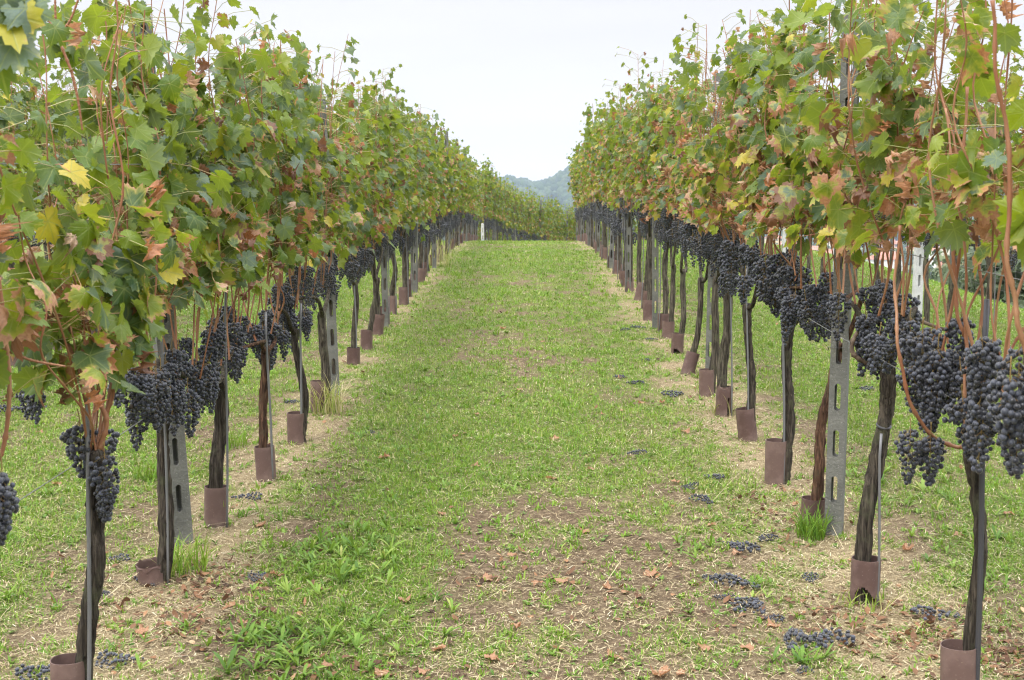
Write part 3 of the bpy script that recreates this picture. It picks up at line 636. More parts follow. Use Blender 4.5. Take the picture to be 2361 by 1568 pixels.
# ---- placement of the near vines, from the photograph
# (guard px, guard base py, guard top py, trunk polyline px relative, trunk radius, tilt, hole, stake px pairs, radius)
hole_low = lambda c_, w, h: (lambda th, z: abs((th - c_ + math.pi) % (2 * math.pi) - math.pi) < w and z < h * (.85 + .25 * math.sin(th * 3.3)))
hole_mid = lambda c_, w, a, b: (lambda th, z: abs((th - c_ + math.pi) % (2 * math.pi) - math.pi) < w and a < z < b)
NEAR_L = [
    dict(Y=None, g=(163, 1680), gh=.20, tr=.0225, T=[(188, 1560), (205, 1420), (222, 1290), (216, 1185), (226, 1110), (215, 1035)], st=[(196, 1560), (205, 860)], sr=.006, note='blackened forked trunk with one bunch low on it', nb=2, arms=False, top=1.86, hc=.76, leaf0=1.04, low=.05, nsh=10),
    dict(Y=None, g=(355, 1345), gh=.085, tr=.023, T=[(372, 1330), (386, 1230), (377, 1050), (376, 930), (362, 850)], st=[(386, 1330), (372, 650)], sr=.005, note='dark thin trunk close beside the slotted concrete post', nb=15, top=2.2, hc=.74, leaf0=1.12, low=.04, tilt=(.1, -.1), rt=.05),
    dict(Y=None, g=(498, 1210), gh=.17, tr=.029, T=[(497, 1180), (500, 1080), (508, 990), (508, 905), (500, 880)], st=[(522, 1200), (521, 650)], sr=.005, note='stout black trunk beneath the densest mass of grapes', nb=17, top=2.02, hc=.72, leaf0=1.12, low=.04),
    dict(Y=None, g=(615, 1105), gh=.17, tr=.020, T=[(604, 1090), (607, 1000), (606, 930), (614, 850), (612, 800)], st=[(628, 1095), (613, 720)], sr=.006, tilt=(0, -.05), note='slender reddish trunk strapped to a slanting steel rod', bark='bark_red', nb=15, top=2.02, hc=.74, leaf0=1.10, low=.04),
    dict(Y=None, g=(684, 1022), gh=.175, tr=.021, T=[(697, 1000), (702, 930), (693, 860), (682, 800), (680, 760)], st=[(692, 1000), (694, 700)], sr=.006, note='dark crooked trunk leaning against its rod', nb=15, top=2.03, hc=.76, leaf0=1.10, low=.04),
    dict(Y=None, g=(736, 950), gh=.20, tr=.025, T=[(752, 940), (750, 860), (744, 780), (742, 720)], st=None, bark='bark_grey', note='thick grey trunk just before the second concrete post', nb=15, top=2.02, hc=.78, leaf0=1.10, low=.04),
    dict(Y=8.80, g=None, gh=.1, tr=.02, T=[(768, 880), (765, 800), (760, 740), (762, 690)], st=None, note='vine hidden behind the second concrete post', nb=12, top=2.1, hc=.80, leaf0=1.0),
    dict(Y=None, g=(815, 841), gh=.135, tr=.022, T=[(815, 830), (816, 760), (822, 700), (818, 650)], st=[(822, 830), (817, 600)], sr=.005, bark='bark_grey', note='upright trunk out of a holed maroon tube', nb=14, top=2.0, hc=.82, leaf0=1.02, hole=hole_low(-1.6, .35, .03)),
    dict(Y=None, g=(845, 806), gh=.165, tr=.023, T=[(850, 790), (858, 730), (866, 680), (868, 640)], st=None, bark='bark_grey', note='trunk bending towards the lane above its tube', nb=14, top=2.0, hc=.84, leaf0=1.02),
]
NEAR_R = [
    dict(Y=None, g=(2211, 1640), gh=.20, tr=.018, T=[(2236, 1560), (2245, 1400), (2258, 1260), (2256, 1140), (2234, 1040), (2240, 985)], st=[(2252, 1560), (2276, 690)], sr=.0085, stm='pipe', note='black flaking trunk tied to a thick dark pipe', nb=15, top=2.15, hc=.98, leaf0=1.42, dens=.8, hole=hole_low(-1.8, .4, .04)),
    dict(Y=None, g=(1993, 1388), gh=.165, tr=.0245, T=[(1984, 1370), (1994, 1200), (2022, 1060), (2044, 950), (2048, 860), (2036, 815)], st=[(2022, 1370), (2032, 1000)], sr=.005, note='leaning mossy trunk ending in a knobbly two-armed head', nb=16, byr=(-.42, .25), top=2.25, hc=1.09, leaf0=1.37, dens=.85, hole=hole_low(-1.75, .85, .075), rt=.0),
    dict(Y=None, g=(1872, 1215), gh=.13, tr=.020, T=[(1880, 1190), (1887, 1080), (1895, 980), (1915, 900), (1935, 790)], st=None, note='thin reddish trunk half hidden by the slotted concrete post', bark='bark_red', nb=13, byr=(.06, .45), top=2.25, hc=1.03, leaf0=1.32),
    dict(Y=None, g=(1788, 1113), gh=.215, tr=.026, T=[(1808, 1080), (1820, 950), (1814, 850), (1816, 735)], st=[(1807, 1100), (1806, 640)], sr=.006, note='straight dark trunk with a swollen mossy head', nb=18, top=2.19, hc=1.04, leaf0=1.27),
    dict(Y=None, g=(1726, 1015), gh=.185, tr=.022, tilt=(0, -.12), T=[(1730, 980), (1733, 870), (1725, 790), (1722, 700)], st=[(1725, 1000), (1722, 600)], sr=.005, note='trunk rising out of a tilted pinkish tube', nb=18, top=2.17, hc=1.04, leaf0=1.26),
    dict(Y=None, g=(1668, 958), gh=.19, tr=.028, T=[(1664, 930), (1668, 830), (1677, 740), (1677, 650)], st=[(1687, 950), (1685, 600)], sr=.005, bark='bark_grey', note='broad grey trunk above a cracked weathered tube', nb=16, top=2.19, hc=1.06, leaf0=1.24, hole=hole_mid(-1.2, .15, .0, .13), rt=.05),
    dict(Y=None, g=(1629, 912), gh=.18, tr=.025, T=[(1640, 890), (1650, 800), (1648, 720), (1652, 640)], st=None, bark='bark_grey', note='trunk right before the second concrete post', nb=16, top=2.19, hc=1.06, leaf0=1.24),
    dict(Y=None, g=(1583, 862), gh=.165, tr=.022, tilt=(-.1, .28), T=[(1596, 830), (1608, 770), (1614, 700), (1616, 640)], st=[(1632, 850), (1636, 600)], sr=.005, bark='bark_grey', note='slim trunk in a tube leaning over towards it', nb=14, top=2.19, hc=1.06, leaf0=1.24),
    dict(Y=None, g=(1561, 816), gh=.17, tr=.022, T=[(1568, 790), (1576, 730), (1574, 670), (1576, 620)], st=None, bark='bark_grey', note='trunk above a tube with a black burnt hole', nb=14, top=2.17, hc=1.06, leaf0=1.22, hole=hole_low(-1.7, .6, .06)),
    dict(Y=None, g=(1540, 779), gh=.15, tr=.022, T=[(1546, 760), (1550, 700), (1552, 650), (1553, 610)], st=None, bark='bark_grey', note='mottled trunk seen between two concrete posts', nb=14, top=2.17, hc=1.06, leaf0=1.22),
]
ROWN = {'L': 'left row', 'R': 'right row'}
def near_gap_left(root_y):
    def f(B):   # sparse upper corner: sky and bare shoots show there
        return (B[:, 2] > 1.62) & (fbm(B[:, 1] * 4 + root_y * 3, B[:, 2] * 4, 66, 2) < .40)
    return f
POSTS_XY = [(ground_at(*q_).x, ground_at(*q_).y) for q_ in ((412, 1252), (772, 912), (1922, 1232), (1636, 868))]; print('POSTS', POSTS_XY)
def clear_posts(bx, by, bz, extra=None):
    def f(B):
        X_, Y_, Z_ = B[:, 0] + bx, B[:, 1] + by, B[:, 2]; m_ = np.zeros(len(B), bool)
        for q, (px_, py_) in enumerate(POSTS_XY):
            t_ = Y_ / py_; lx = px_ * t_ + (.02 if px_ < 0 else -.02)      # the line of sight from the lane's near end
            if (px_ < 0) == (bx < 0): m_ |= (np.abs(X_ - lx) < .085) & (Y_ < py_ + .1) & (Y_ > py_ - (2.0 if q in (1, 3) else .8)) & (Z_ > (1.99, 1.70, 1.78, 1.72)[q])
        if extra is not None: m_ |= extra(B)
        return m_
    return f
def place_near(side, lst):
    rowx = LX if side == 'L' else RX
    for i_, d in enumerate(lst):
        k = i_ + 1
        if d['Y'] is None: d['Y'] = ground_at(*d['g']).y
        print('NEAR', side, k, round(d['Y'], 2))
        if d['g']: b = at(d['g'][0], d['g'][1], d['Y']); bx = b.x
        else: bx = at(d['T'][0][0], d['T'][0][1], d['Y']).x
        by = d['Y']; bz = g1(bx, by)
        tx = [at(px, py, by) for px, py in d['T']]
        # the lowest trunk point goes into the soil
        T = [(tx[0].x - bx, 0.0, -.03)] + [(p.x - bx, .012 * math.sin(q * 2.1 + k), p.z - bz) for q, p in enumerate(tx)]
        T = [T[0]] + [t for t in T[1:] if t[2] > .03]
        lod = 0 if by < 7.6 else 1
        v = build_vine(500 + k * 13 + (0 if side == 'L' else 400), T, d['tr'], d['hc'], d['top'], lod, d['leaf0'], yellow=.04 if side == 'R' else -.02, brown=.15 if side == 'L' else .34, nshoot=d.get('nsh', 11), nb=d['nb'],
                       bl=(-.04, .20) if side == 'L' else (-.10, .16), xoff=rowx - bx, bark=d.get('bark', 'bark'), low=d.get('low', .10 if side == 'L' else .02), dens=1.0 if side == 'L' else d.get('dens', .95),
                       byr=d.get('byr'), arms=d.get('arms', True), gap=clear_posts(bx, by, bz, near_gap_left(by) if k == 1 else None))
        v.location = (bx, by, bz)
        tag(v, f"{ORD[k]} vine of the {ROWN[side]}, {d['note']}", 'grapevine', 'grapevines in the ' + ROWN[side])
        if d['g']:
            ext = {'.085': 'broken off low'}.get('')
            look = 'broken low maroon plastic tube' if d['gh'] < .1 else ('maroon plastic tube with a dark hole at its foot' if d.get('hole') else ('leaning maroon plastic tube' if d.get('tilt') else 'upright maroon plastic tube'))
            guard(bx, by, d['gh'], d.get('tilt', (ring_rng.uniform(-.03, .03), ring_rng.uniform(-.03, .03))), d.get('hole'), rough_top=d.get('rt', 0), label=f"{look} round the {ORD[k]} vine of the {ROWN[side]}".replace('maroon plastic tube with a dark hole at its foot', 'maroon tube with holed foot'), group='trunk guards in the ' + ROWN[side])
        if d['st']:
            dy_ = d['tr'] * 1.25 + d['sr']; a = at(*d['st'][0], by - dy_); c_ = at(*d['st'][1], by - dy_); a.z = g1(a.x, a.y) - .05
            stm = d.get('stm', 'steel')
            so = stake(a, c_, d['sr'], stm, f"{'thick black pipe' if stm == 'pipe' else 'thin grey steel rod'} standing against the {ORD[k]} vine of the {ROWN[side]}", 'stakes in the ' + ROWN[side])
            if by < 5 and d['tr'] > .024:   # dark tie round stake and trunk
                Ta = np.array(T); zt = Ta[len(T) // 2][2] - .05; p = np.array([np.interp(zt, Ta[:, 2], Ta[:, q_]) for q_ in range(3)])
                th = np.linspace(0, 2 * np.pi, 25); ring = np.c_[p[0] + (d['tr'] * .93) * np.cos(th), p[1] - d['sr'] - .002 + (d['tr'] * 1.1 + d['sr'] + .003) * np.sin(th), zt + .006 * np.sin(th)]
                V, F = tube(ring, .0045, 6, cap=False); kid(v, mk('tie', V, F, M['pipe']))
    return
place_near('L', NEAR_L); place_near('R', NEAR_R)

# vines just outside the frame whose shoots, grapes and leaves reach into it
v = build_vine(901, [(0, 0, -.03), (.01, 0, .3), (0, .01, .62)], 0.028, .8, 1.9, 0, 1.20, brown=.10, nshoot=10, nb=8, bl=(-.02, .15), low=.03, extra=[(at(px, py, 2.35) - Vector((-1.34, 2.62, g1(-1.34, 2.62))), (.3, -1, .5), (.3, -.1, -1), sz) for px, py, sz in ((15, 30, .075), (-20, 90, .08), (5, -25, .07), (60, 20, .05), (30, 100, .055))])
v.location = (-1.34, 2.62, g1(-1.34, 2.62)); tag(v, 'nearest vine of the left row, mostly cut off by the edge', 'grapevine', 'grapevines in the left row')
v = build_vine(902, [(0, 0, -.03), (.02, 0, .4), (0, .01, .9)], .028, 1.0, 2.15, 0, 1.42, dens=.75, brown=.2, nshoot=9, nb=11, bl=(-.08, .12), low=.05)
v.location = (1.26, 2.3, g1(1.26, 2.3)); tag(v, 'nearest vine of the right row, mostly cut off by the edge', 'grapevine', 'grapevines in the right row')

# ---- the rest of the rows: a few variants copied along the rows
def simple_trunk(rng, h): return [(0, 0, -.03), (rng.normal(0, .012), rng.normal(0, .012), h * .35), (rng.normal(0, .02), rng.normal(0, .02), h * .7), (rng.normal(0, .015), rng.normal(0, .015), h)]
PROTO = {}
def vine_proto(kind, k):
    if (kind, k) in PROTO: return None
    rng = np.random.RandomState(hash((kind, k)) % 1000 if False else (sum(map(ord, kind)) * 31 + k) % 9999)
    kw = dict(L1=(.64, .78, 2.0, 1, .93, .12, 13, .02), R1=(.84, 1.0, 2.13, 1, 1.12, .30, 11, .02), L2=(.55, .70, 1.94, 2, .84, .10, 8, .06), R2=(.70, .88, 2.16, 2, 1.0, .24, 8, .08),
              C2=(.62, .75, 2.0, 2, .85, .10, 10, .07), S1=(.8, .93, 2.2, 1, 1.15, .12, 10, .0), S2=(.7, .85, 2.1, 2, 1.05, .10, 7, .0))[kind]
    th, hc, top, lod, l0, br, nb, ye = kw
    return build_vine(1000 + rng.randint(9999), simple_trunk(rng, th), .024, hc, top, lod, l0, brown=br, nshoot=10, nb=nb, bl=(-.05, .18) if lod == 1 else (-.20, .16), yellow=ye, bark='bark_grey', span=.44, dens=1.0 if lod == 1 else .85, low=.30, thick=.21 if lod == 1 else .17)
def row_vine(kind, nvar, x, y, label, group, rng, rz=0):
    k = rng.randrange(nvar); v = vine_proto(kind, k)
    if v is None: v = dup(PROTO[(kind, k)])
    else: PROTO[(kind, k)] = v
    v.location = (x, y, g1(x, y)); v.rotation_euler = (0, 0, rz + (math.pi if rng.random() < .5 else 0)); s = rng.uniform(.95, 1.06); v.scale = (s, 1, s * (1 - .13 * float(sstep(16, 27, y)) if kind in ('L2', 'R2') else 1))
    return tag(v, label, 'grapevine', group)
rg = random.Random(11)
gg, sgp = {}, {}
def row_guard(x, y, label, group):
    key = rg.randrange(3)
    if key not in gg:
        gg[key] = guard(x, y, [.19, .17, .20][key], (0, 0), hole_low(-1.7, .4, .04) if key == 1 else None); o = gg[key]
    else: o = gg[key].copy(); COL.objects.link(o)
    o.location = (x, y, g1(x, y) - .02); o.rotation_euler = (rg.gauss(0, .06), rg.gauss(0, .09), rg.uniform(-.3, .3)); return tag(o, label, 'trunk guard', group)
def row_stake(x, y, label, group, mat='steel', h=1.0):
    if mat not in sgp: sgp[mat] = stake((0, 0, 0), (0, 0, 1.25), .005 if mat == 'steel' else .008, mat, ''); o = sgp[mat]
    else: o = sgp[mat].copy(); COL.objects.link(o)
    o.location = (x, y, g1(x, y) - .05); o.rotation_euler = (rg.uniform(-.02, .02), rg.uniform(-.03, .03), 0); return tag(o, label, 'stake', group)
for side, rx, y0, kinds, first in (('L', LX, 11.35, ('L1', 'L2'), 10), ('R', RX, 11.6, ('R1', 'R2'), 11)):
    y = y0; k = first
    while y < (34.0 if side == 'L' else 30.5):
        lab = f"{ORD[k]} vine of the {ROWN[side]}, small and thick with grapes" if k < 21 else f"tiny distant vine where the {ROWN[side]} reaches the crest"
        gr_ = ('grapevines in the ' if k < 21 else 'distant vines at the crest in the ') + ROWN[side]
        x = rx + rg.uniform(-.03, .03)
        row_vine(kinds[0] if y < 15 else kinds[1], 5, x, y, lab, gr_, rg)
        if rg.random() < .9: row_guard(x + rg.uniform(-.02, .02), y, f"maroon tube round the {ORD[k]} vine of the {ROWN[side]}" if k < 21 else f"tiny distant maroon tube near the crest in the {ROWN[side]}", ('trunk guards in the ' if k < 21 else 'distant trunk guards in the ') + ROWN[side])
        if rg.random() < .75:
            row_stake(x + .05 * (1 if side == 'L' else -1), y - .04, f"thin grey rod beside the {ORD[k]} vine of the {ROWN[side]}" if k < 21 else f"tiny distant grey rod near the crest in the {ROWN[side]}", ('stakes in the ' if k < 21 else 'distant stakes in the ') + ROWN[side])
        y += .80 + rg.uniform(-.05, .05); k += 1
# outer rows
for nm, rx, y0, y1, kind, kind2 in (('second row on the left', -3.97, 6.4, 38, 'S1', 'S2'), ('third row on the left', -6.57, 12.0, 40, 'S2', 'S2'), ('second row on the right', 3.84, 7.2, 29, 'S1', 'R2')):
    y = y0
    while y < y1:
        d = 'near part of the' if y < 14 else 'far part of the'
        row_vine(kind if y < 14 else kind2, 4, rx + rg.uniform(-.03, .03), y, f"vine seen through the leaves in the {d} {nm}", f"vines in the {d} {nm}", rg)
        if 'right' not in nm and 'third' not in nm: row_guard(rx, y, f"maroon tube glimpsed in the {d} {nm}", f"tubes in the {d} {nm}")
        if rg.random() < .6 and 'third' not in nm: row_stake(rx + .05, y - .05, f"thin rod glimpsed in the {d} {nm}", f"rods in the {d} {nm}", 'rust' if ('right' in nm and rg.random() < .4) else 'steel')
        y += .84 + rg.uniform(-.06, .06)

# ------------------------------------------------------------------ concrete posts
def post_mesh(name, H, w, t, mat, pitch=.20, sl=.118, sw=.026, z0=.10, ztop_hole=True, taper=.12):
    V, F = [], []
    def quadloop(cz, hh, hw, hl):       # cell of height hh centred cz, slot half-width hw, half-length hl; walls through the post
        n = 24; th = np.linspace(0, 2 * np.pi, n, endpoint=False) + math.pi / n
        inner = []
        for a in th:
            c_, s_ = math.cos(a), math.sin(a); inner.append((hw * c_, cz + (hl - hw) * (1 if s_ > 0 else -1) + hw * s_))
        outer = []
        for a in th:
            c_, s_ = math.cos(a), math.sin(a); k = min((w / 2) / max(abs(c_), 1e-6), (hh / 2) / max(abs(s_), 1e-6)); outer.append((k * c_, cz + k * s_))
        # snap corner neighbours onto the rectangle's corners
        for sx in (-1, 1):
            for sz in (-1, 1):
                j = min(range(n), key=lambda q: (outer[q][0] - sx * w / 2) ** 2 + (outer[q][1] - cz - sz * hh / 2) ** 2); outer[j] = (sx * w / 2, cz + sz * hh / 2)
        b = len(V)
        for yy in (-t / 2, t / 2):
            for (px, pz) in inner: V.append((px, yy, pz))
            for (px, pz) in outer: V.append((px, yy, pz))
        for j in range(n):
            j2 = (j + 1) % n
            F.append((b + j, b + n + j, b + n + j2, b + j2)[::-1]); c0 = b + 2 * n
            F.append((c0 + j, c0 + n + j, c0 + n + j2, c0 + j2)); F.append((b + j, b + j2, c0 + j2, c0 + j)[::-1])
            if abs(outer[j][0]) > w / 2 - 1e-6 and abs(outer[j2][0]) > w / 2 - 1e-6 and outer[j][0] * outer[j2][0] > 0:
                F.append((b + n + j, b + n + j2, c0 + n + j2, c0 + n + j)[::-1])
    def solid(a, b_):
        b = len(V)
        for z in (a, b_):
            for sx, sy in ((-1, -1), (1, -1), (1, 1), (-1, 1)): V.append((sx * w / 2, sy * t / 2, z))
        for q in range(4): q2 = (q + 1) % 4; F.append((b + q, b + q2, b + 4 + q2, b + 4 + q))
    z = -.3; solid(z, z0); z = z0
    ne = int((H - z0 - .12) / pitch)
    for q in range(ne):
        quadloop(z + pitch / 2, pitch, sw / 2, sl / 2); z += pitch
    hole = w * .16
    quadloop(z + .03, .06, hole, hole + .001); z += .06
    # rounded cap
    n = 12; th = np.linspace(0, np.pi, n + 1); b = len(V)
    for yy in (-t / 2, t / 2):
        for a in th: V.append((w / 2 * math.cos(a), yy, z + w / 2 * math.sin(a)))
    F.append(tuple(range(b, b + n + 1))); F.append(tuple(range(b + n + 1, b + 2 * n + 2))[::-1])
    for q in range(n): F.append((b + q, b + n + 1 + q, b + n + 2 + q, b + q + 1))
    Hh = z + w / 2; V = np.array(V); V[:, 0] *= 1 - taper * np.clip(V[:, 2] / Hh, 0, 1); V[:, 1] *= 1 - taper * np.clip(V[:, 2] / Hh, 0, 1)
    o = mk(name, V, F, M[mat], smooth=False)
    return o
def hooks(parent, H, heights, w):
    for z in heights:
        V, F = tube(np.array([(-w / 2 - .012, 0, z), (-w / 2 - .014, -.02, z + .012), (0, -.05, z + .015), (w / 2 + .014, -.02, z + .012), (w / 2 + .012, .02, z)]), .0022, 5); kid(parent, mk('wire_clip', V, F, M['steel']))
def post(px, py, H, rz, w, label, group, tilt=(0, 0), mat='concrete', xy=None, taper=.12, t=.072):
    x, y = xy if xy else (ground_at(px, py).x, ground_at(px, py).y)
    o = post_mesh('concrete_post', H, w, t, mat, taper=taper); o.location = (x, y, g1(x, y)); o.rotation_euler = (tilt[0], tilt[1], rz)
    hooks(o, H, (.8, 1.25, 1.65, 2.0), w)
    return tag(o, label, 'post', group)
PL = 'concrete posts in the left row'; PR = 'concrete posts in the right row'
p1 = post(412, 1252, 2.22, R(38), .098, 'grey slotted concrete post tapering upward, the nearest in the left row', PL, (0, -.045), taper=.28, t=.085)
p2 = post(772, 912, 2.2, R(12), .066, 'slotted concrete post, second from the camera in the left row', PL, (0, -.03))
p3 = post(1922, 1232, 2.32, R(-22), .072, 'tall slotted concrete post speckled with lichen, nearest in the right row', PR, (0, .008), taper=.03)
p4 = post(1636, 868, 2.3, R(-10), .066, 'slotted concrete post with round-holed top, second in the right row', PR, (0, .01))
proto_post = p2; kk = 3
for side, x, yl in (('L', LX, [11.55, 14.7, 17.9, 21.1, 24.3, 27.4, 30.2]), ('R', RX, [11.5, 14.6, 17.8, 21.0, 24.2, 27.3, 30.0])):
    kk = 3
    for y in yl:
        o = dup(proto_post); o.scale = (.85, .85, 1.03); xx = x + (.03 if side == 'L' else -.03); yy = y + .3; o.location = (xx, yy, g1(xx, yy)); o.rotation_euler = (rg.uniform(-.015, .015), rg.uniform(-.02, .02), rg.uniform(-.3, .3))
        tag(o, f"small slotted concrete post, {ORD[kk]} from the camera in the {ROWN[side]}", 'post', 'concrete posts in the ' + ROWN[side]); kk += 1
pale = post(0, 0, 2.25, R(10), .085, 'pale whitish concrete post, nearest in the second row on the right', 'posts in the second row on the right', xy=(3.80, 9.3), mat='concrete_pale')
for q, y in enumerate((12.4, 15.6, 18.8, 22, 25.2)):
    o = dup(pale); o.location = (3.84, y, g1(3.84, y)); o.rotation_euler = (0, rg.uniform(-.03, .03), rg.uniform(-.3, .3)); tag(o, f"pale whitish concrete post, {ORD[q + 2]} in the second row on the right", 'post', 'posts in the second row on the right')
for rx, nm in ((-3.97, 'second row on the left'), (-6.57, 'third row on the left')):
    for q, y in enumerate((8.2, 11.4, 14.6, 17.8, 21, 24.2, 27.4)):
        if rx < -5 and y < 12: continue
        o = dup(proto_post); o.location = (rx + .04, y, g1(rx, y)); o.rotation_euler = (0, rg.uniform(-.03, .03), rg.uniform(-.3, .3)); tag(o, f"grey concrete post glimpsed through leaves in the {nm}", 'post', f"posts in the {nm}")

# ------------------------------------------------------------------ trellis wires
def wire(name_row, x, y0, y1, h, r=.0013, dx=0):
    yy = np.arange(y0, y1, .8); P = np.c_[np.full(len(yy), x + dx) + .006 * np.sin(yy * 2), yy, gz(np.full(len(yy), x), yy, False) + h - .012 * np.abs(np.sin(yy / 3.2 * np.pi))]
    V, F = tube(P, r, 5); o = mk('trellis_wire', V, F, M['wire'], origin=P[0]); o.location = P[0]
    tag(o, f"thin steel wire {h_name(h)} along the {name_row}", 'wire', f"trellis wires of the {name_row}")
def h_name(h): return 'at grape height' if h < 1.05 else ('just above the grapes' if h < 1.35 else ('at mid canopy height' if h < 1.8 else 'near the top of the posts'))
for nm, x, hs_ in (('left row', LX, (.70, 1.2, 1.6, 1.98)), ('right row', RX, (.92, 1.3, 1.7, 2.12)), ('second row on the right', 3.84, (.9, 1.3, 2.0)), ('second row on the left', -3.97, (.8, 1.5, 2.0))):
    for h in hs_: wire(nm, x, 1.6 if abs(x) < 2 else 6, 30.4, h, .0016 if abs(x) < 2 else .002, .04 if h > 1 else 0)

# ------------------------------------------------------------------ hand-placed near details
def long_cane(pts, r, label_parent, Y0, name='cane'):
    P = smooth_line([at(px, py, Y0 + dy) for px, py, dy in pts], 61); rad = np.linspace(r, r * .6, 61); rad[::6] *= 1.4; zz_ = np.array([((i_ // 6) % 2 * 2 - 1) * (1 - abs(i_ % 6 - 3) / 3) for i_ in range(61)]); P = P + (np.linalg.norm(P[-1] - P[0]) > .6) * np.outer(zz_, [.6 * r, .3 * r, .0])
    V, F = tube(P, rad, 9, .06, 4); lp = label_parent.location; o = mk(name, V, F, M['cane'], origin=lp); return kid(label_parent, o)
vines = [o for o in COL.objects if o.name.startswith('grapevine') and o.parent is None and 'label' in o]
def find(txt): return next(o for o in vines if o['label'].startswith(txt))
vl1 = find('first vine of the left row'); vl0 = find('nearest vine of the left row'); vr1 = find('first vine of the right row'); vr0 = find('nearest vine of the right row'); vr2 = find('second vine of the right row'); vl2 = find('second vine of the left row')
long_cane([(228, 1035, 0), (246, 975, 0), (228, 925, 0), (185, 850, .05), (140, 770, .05), (60, 668, 0), (10, 610, 0)], .0075, vl1, 3.45)
long_cane([(236, 1040, 0), (246, 960, 0), (262, 900, 0), (254, 800, 0), (260, 700, .03), (248, 560, .05)], .0052, vl1, 3.5)
long_cane([(232, 1040, 0), (214, 980, 0), (228, 900, .05), (262, 850, 0), (250, 760, 0)], .0045, vl1, 3.55)
long_cane([(-30, 1100, 0), (8, 1030, 0), (22, 900, 0), (14, 780, 0), (-2, 640, 0)], .006, vl0, 2.9)
long_cane([(0, 800, 0), (70, 830, 0), (150, 845, 0)], .004, vl0, 3.0)
long_cane([(2238, 1022, 0), (2200, 1030, 0), (2130, 985, -.03), (2088, 890, -.05), (2070, 780, -.05), (2064, 660, 0), (2075, 520, 0)], .0062, vr1, 3.66)
long_cane([(2222, 1000, 0), (2240, 900, 0), (2228, 800, 0), (2205, 700, 0), (2200, 560, 0), (2215, 420, 0), (2230, 200, 0)], .0065, vr1, 3.66)
long_cane([(2228, 1015, 0), (2224, 930, -.02), (2228, 800, 0), (2224, 700, 0), (2228, 600, 0), (2200, 420, 0), (2180, 250, .05)], .0048, vr1, 3.6)
long_cane([(2390, 960, 0), (2361, 800, 0), (2340, 700, 0), (2322, 560, 0), (2330, 380, 0), (2300, 180, 0), (2288, 0, 0)], .0060, vr0, 2.6)
long_cane([(2250, 960, 0), (2290, 890, 0), (2340, 790, 0), (2380, 730, 0)], .0055, vr1, 3.66)
long_cane([(2050, 900, 0), (2040, 850, 0), (1990, 832, 0), (1965, 810, 0), (1975, 770, 0), (2020, 735, 0), (2065, 705, .05), (2110, 735, 0), (2180, 760, 0), (2240, 770, 0)], .0095, vr2, 4.55, 'arm')
for b_ in KIDS[vr2.name]:
    if b_.name.startswith('arm'): b_.data.materials[0] = M['old_wood']
for (px, py, Y0, vv, k, sc) in [(240, 1045, 3.42, vl1, 0, .95), (247, 1110, 3.40, vl1, 3, .62), (236, 1140, 3.45, vl1, 2, .5), (78, 868, 4.75, vl2, 1, 1.1), (60, 880, 4.85, vl2, 5, .8), (0, 1075, 2.75, vl0, 2, 1.05), (-12, 1110, 2.7, vl0, 4, 1.0),
                                (2098, 985, 3.60, vr1, 0, 0.82), (2146, 1000, 3.62, vr1, 3, 0.99), (2130, 760, 3.70, vr1, 5, 1.07), (2165, 800, 3.65, vr1, 1, 1.12), (2110, 840, 3.70, vr1, 2, 0.95), (2150, 880, 3.65, vr1, 4, 1.03), (2215, 720, 3.70, vr1, 6, 1.12), (2230, 830, 3.75, vr1, 7, 1.03),
                                (2330, 860, 2.6, vr0, 2, 1.0), (2350, 900, 2.62, vr0, 5, 1.0), (2355, 790, 2.65, vr0, 0, .95),
                                (398, 800, 4.85, vl2, 4, .95), (330, 850, 4.4, vl2, 6, .85), (403, 872, 4.7, vl2, 3, .8), (262, 770, 4.2, vl2, 0, 1.05), (270, 850, 4.2, vl2, 7, .9)]:
    p = at(px, py, Y0) - vv.location; add_bunch(vv, 0, k, p, px * .7, (0, 0), sc)

# bare shoots against the sky in the upper left
shoots = [[(165, 165, 0), (130, 80, 0), (86, 0, 0), (70, -40, 0)], [(132, 82, 0), (128, 40, 0), (127, -20, 0)], [(132, 82, 0), (160, 50, .0), (184, -10, 0)], [(165, 165, 0), (180, 230, 0), (190, 300, 0)]]
for sname in shoots: long_cane(sname, .0038, vl1, 3.3)
# ------------------------------------------------------------------ grass tufts at posts and guards
def tuft(px, py, n, h, spread, rndm, label, dx=0, xy=None):
    c_ = ground_at(px, py); rs2 = np.random.RandomState(int(px)); a = rs2.uniform(0, 6.28, n); q = spread * np.sqrt(rs2.rand(n))
    x = c_.x + q * np.cos(a); y = c_.y + q * np.sin(a)
    V, F, r_ = strips(np.c_[x, y, gz(x, y) - .005], rs2.uniform(0, 6.28, n), rs2.uniform(.5, 1.1, n) * h, rs2.uniform(.0018, .0035, n), 5, rs2.uniform(.3, 2.0, n), rs2.uniform(0, .35, n), np.array([.9, 1, .9, .7, .4, 0]), np.clip(rs2.normal(rndm, .15, n), 0, 1))
    o = mk('grass_tuft', V, F, M['grass'], attrs={'rnd': r_}, origin=c_); o.location = c_
    return tag(o, label, 'grass tuft', 'tall grass tufts at the posts')
tuft(420, 1320, 120, .20, .10, .55, 'tall yellow-green grass tuft at the foot of the nearest concrete post left of the lane')
tuft(1868, 1238, 130, .17, .065, .18, 'deep green grass tuft against the nearest concrete post right of the lane')
tuft(755, 952, 150, .30, .10, .88, 'dry pale grass tuft around the sixth vine tube left of the lane')
tuft(500, 1205, 26, .16, .05, .6, 'few tall blades growing round the third tube left of the lane')
tuft(1000, 612, 160, .6, .3, .92, 'dry straw-coloured tall grass far along the left row')
tuft(1670, 955, 60, .20, .08, .9, 'wisps of dry grass round the cracked tube right of the lane')
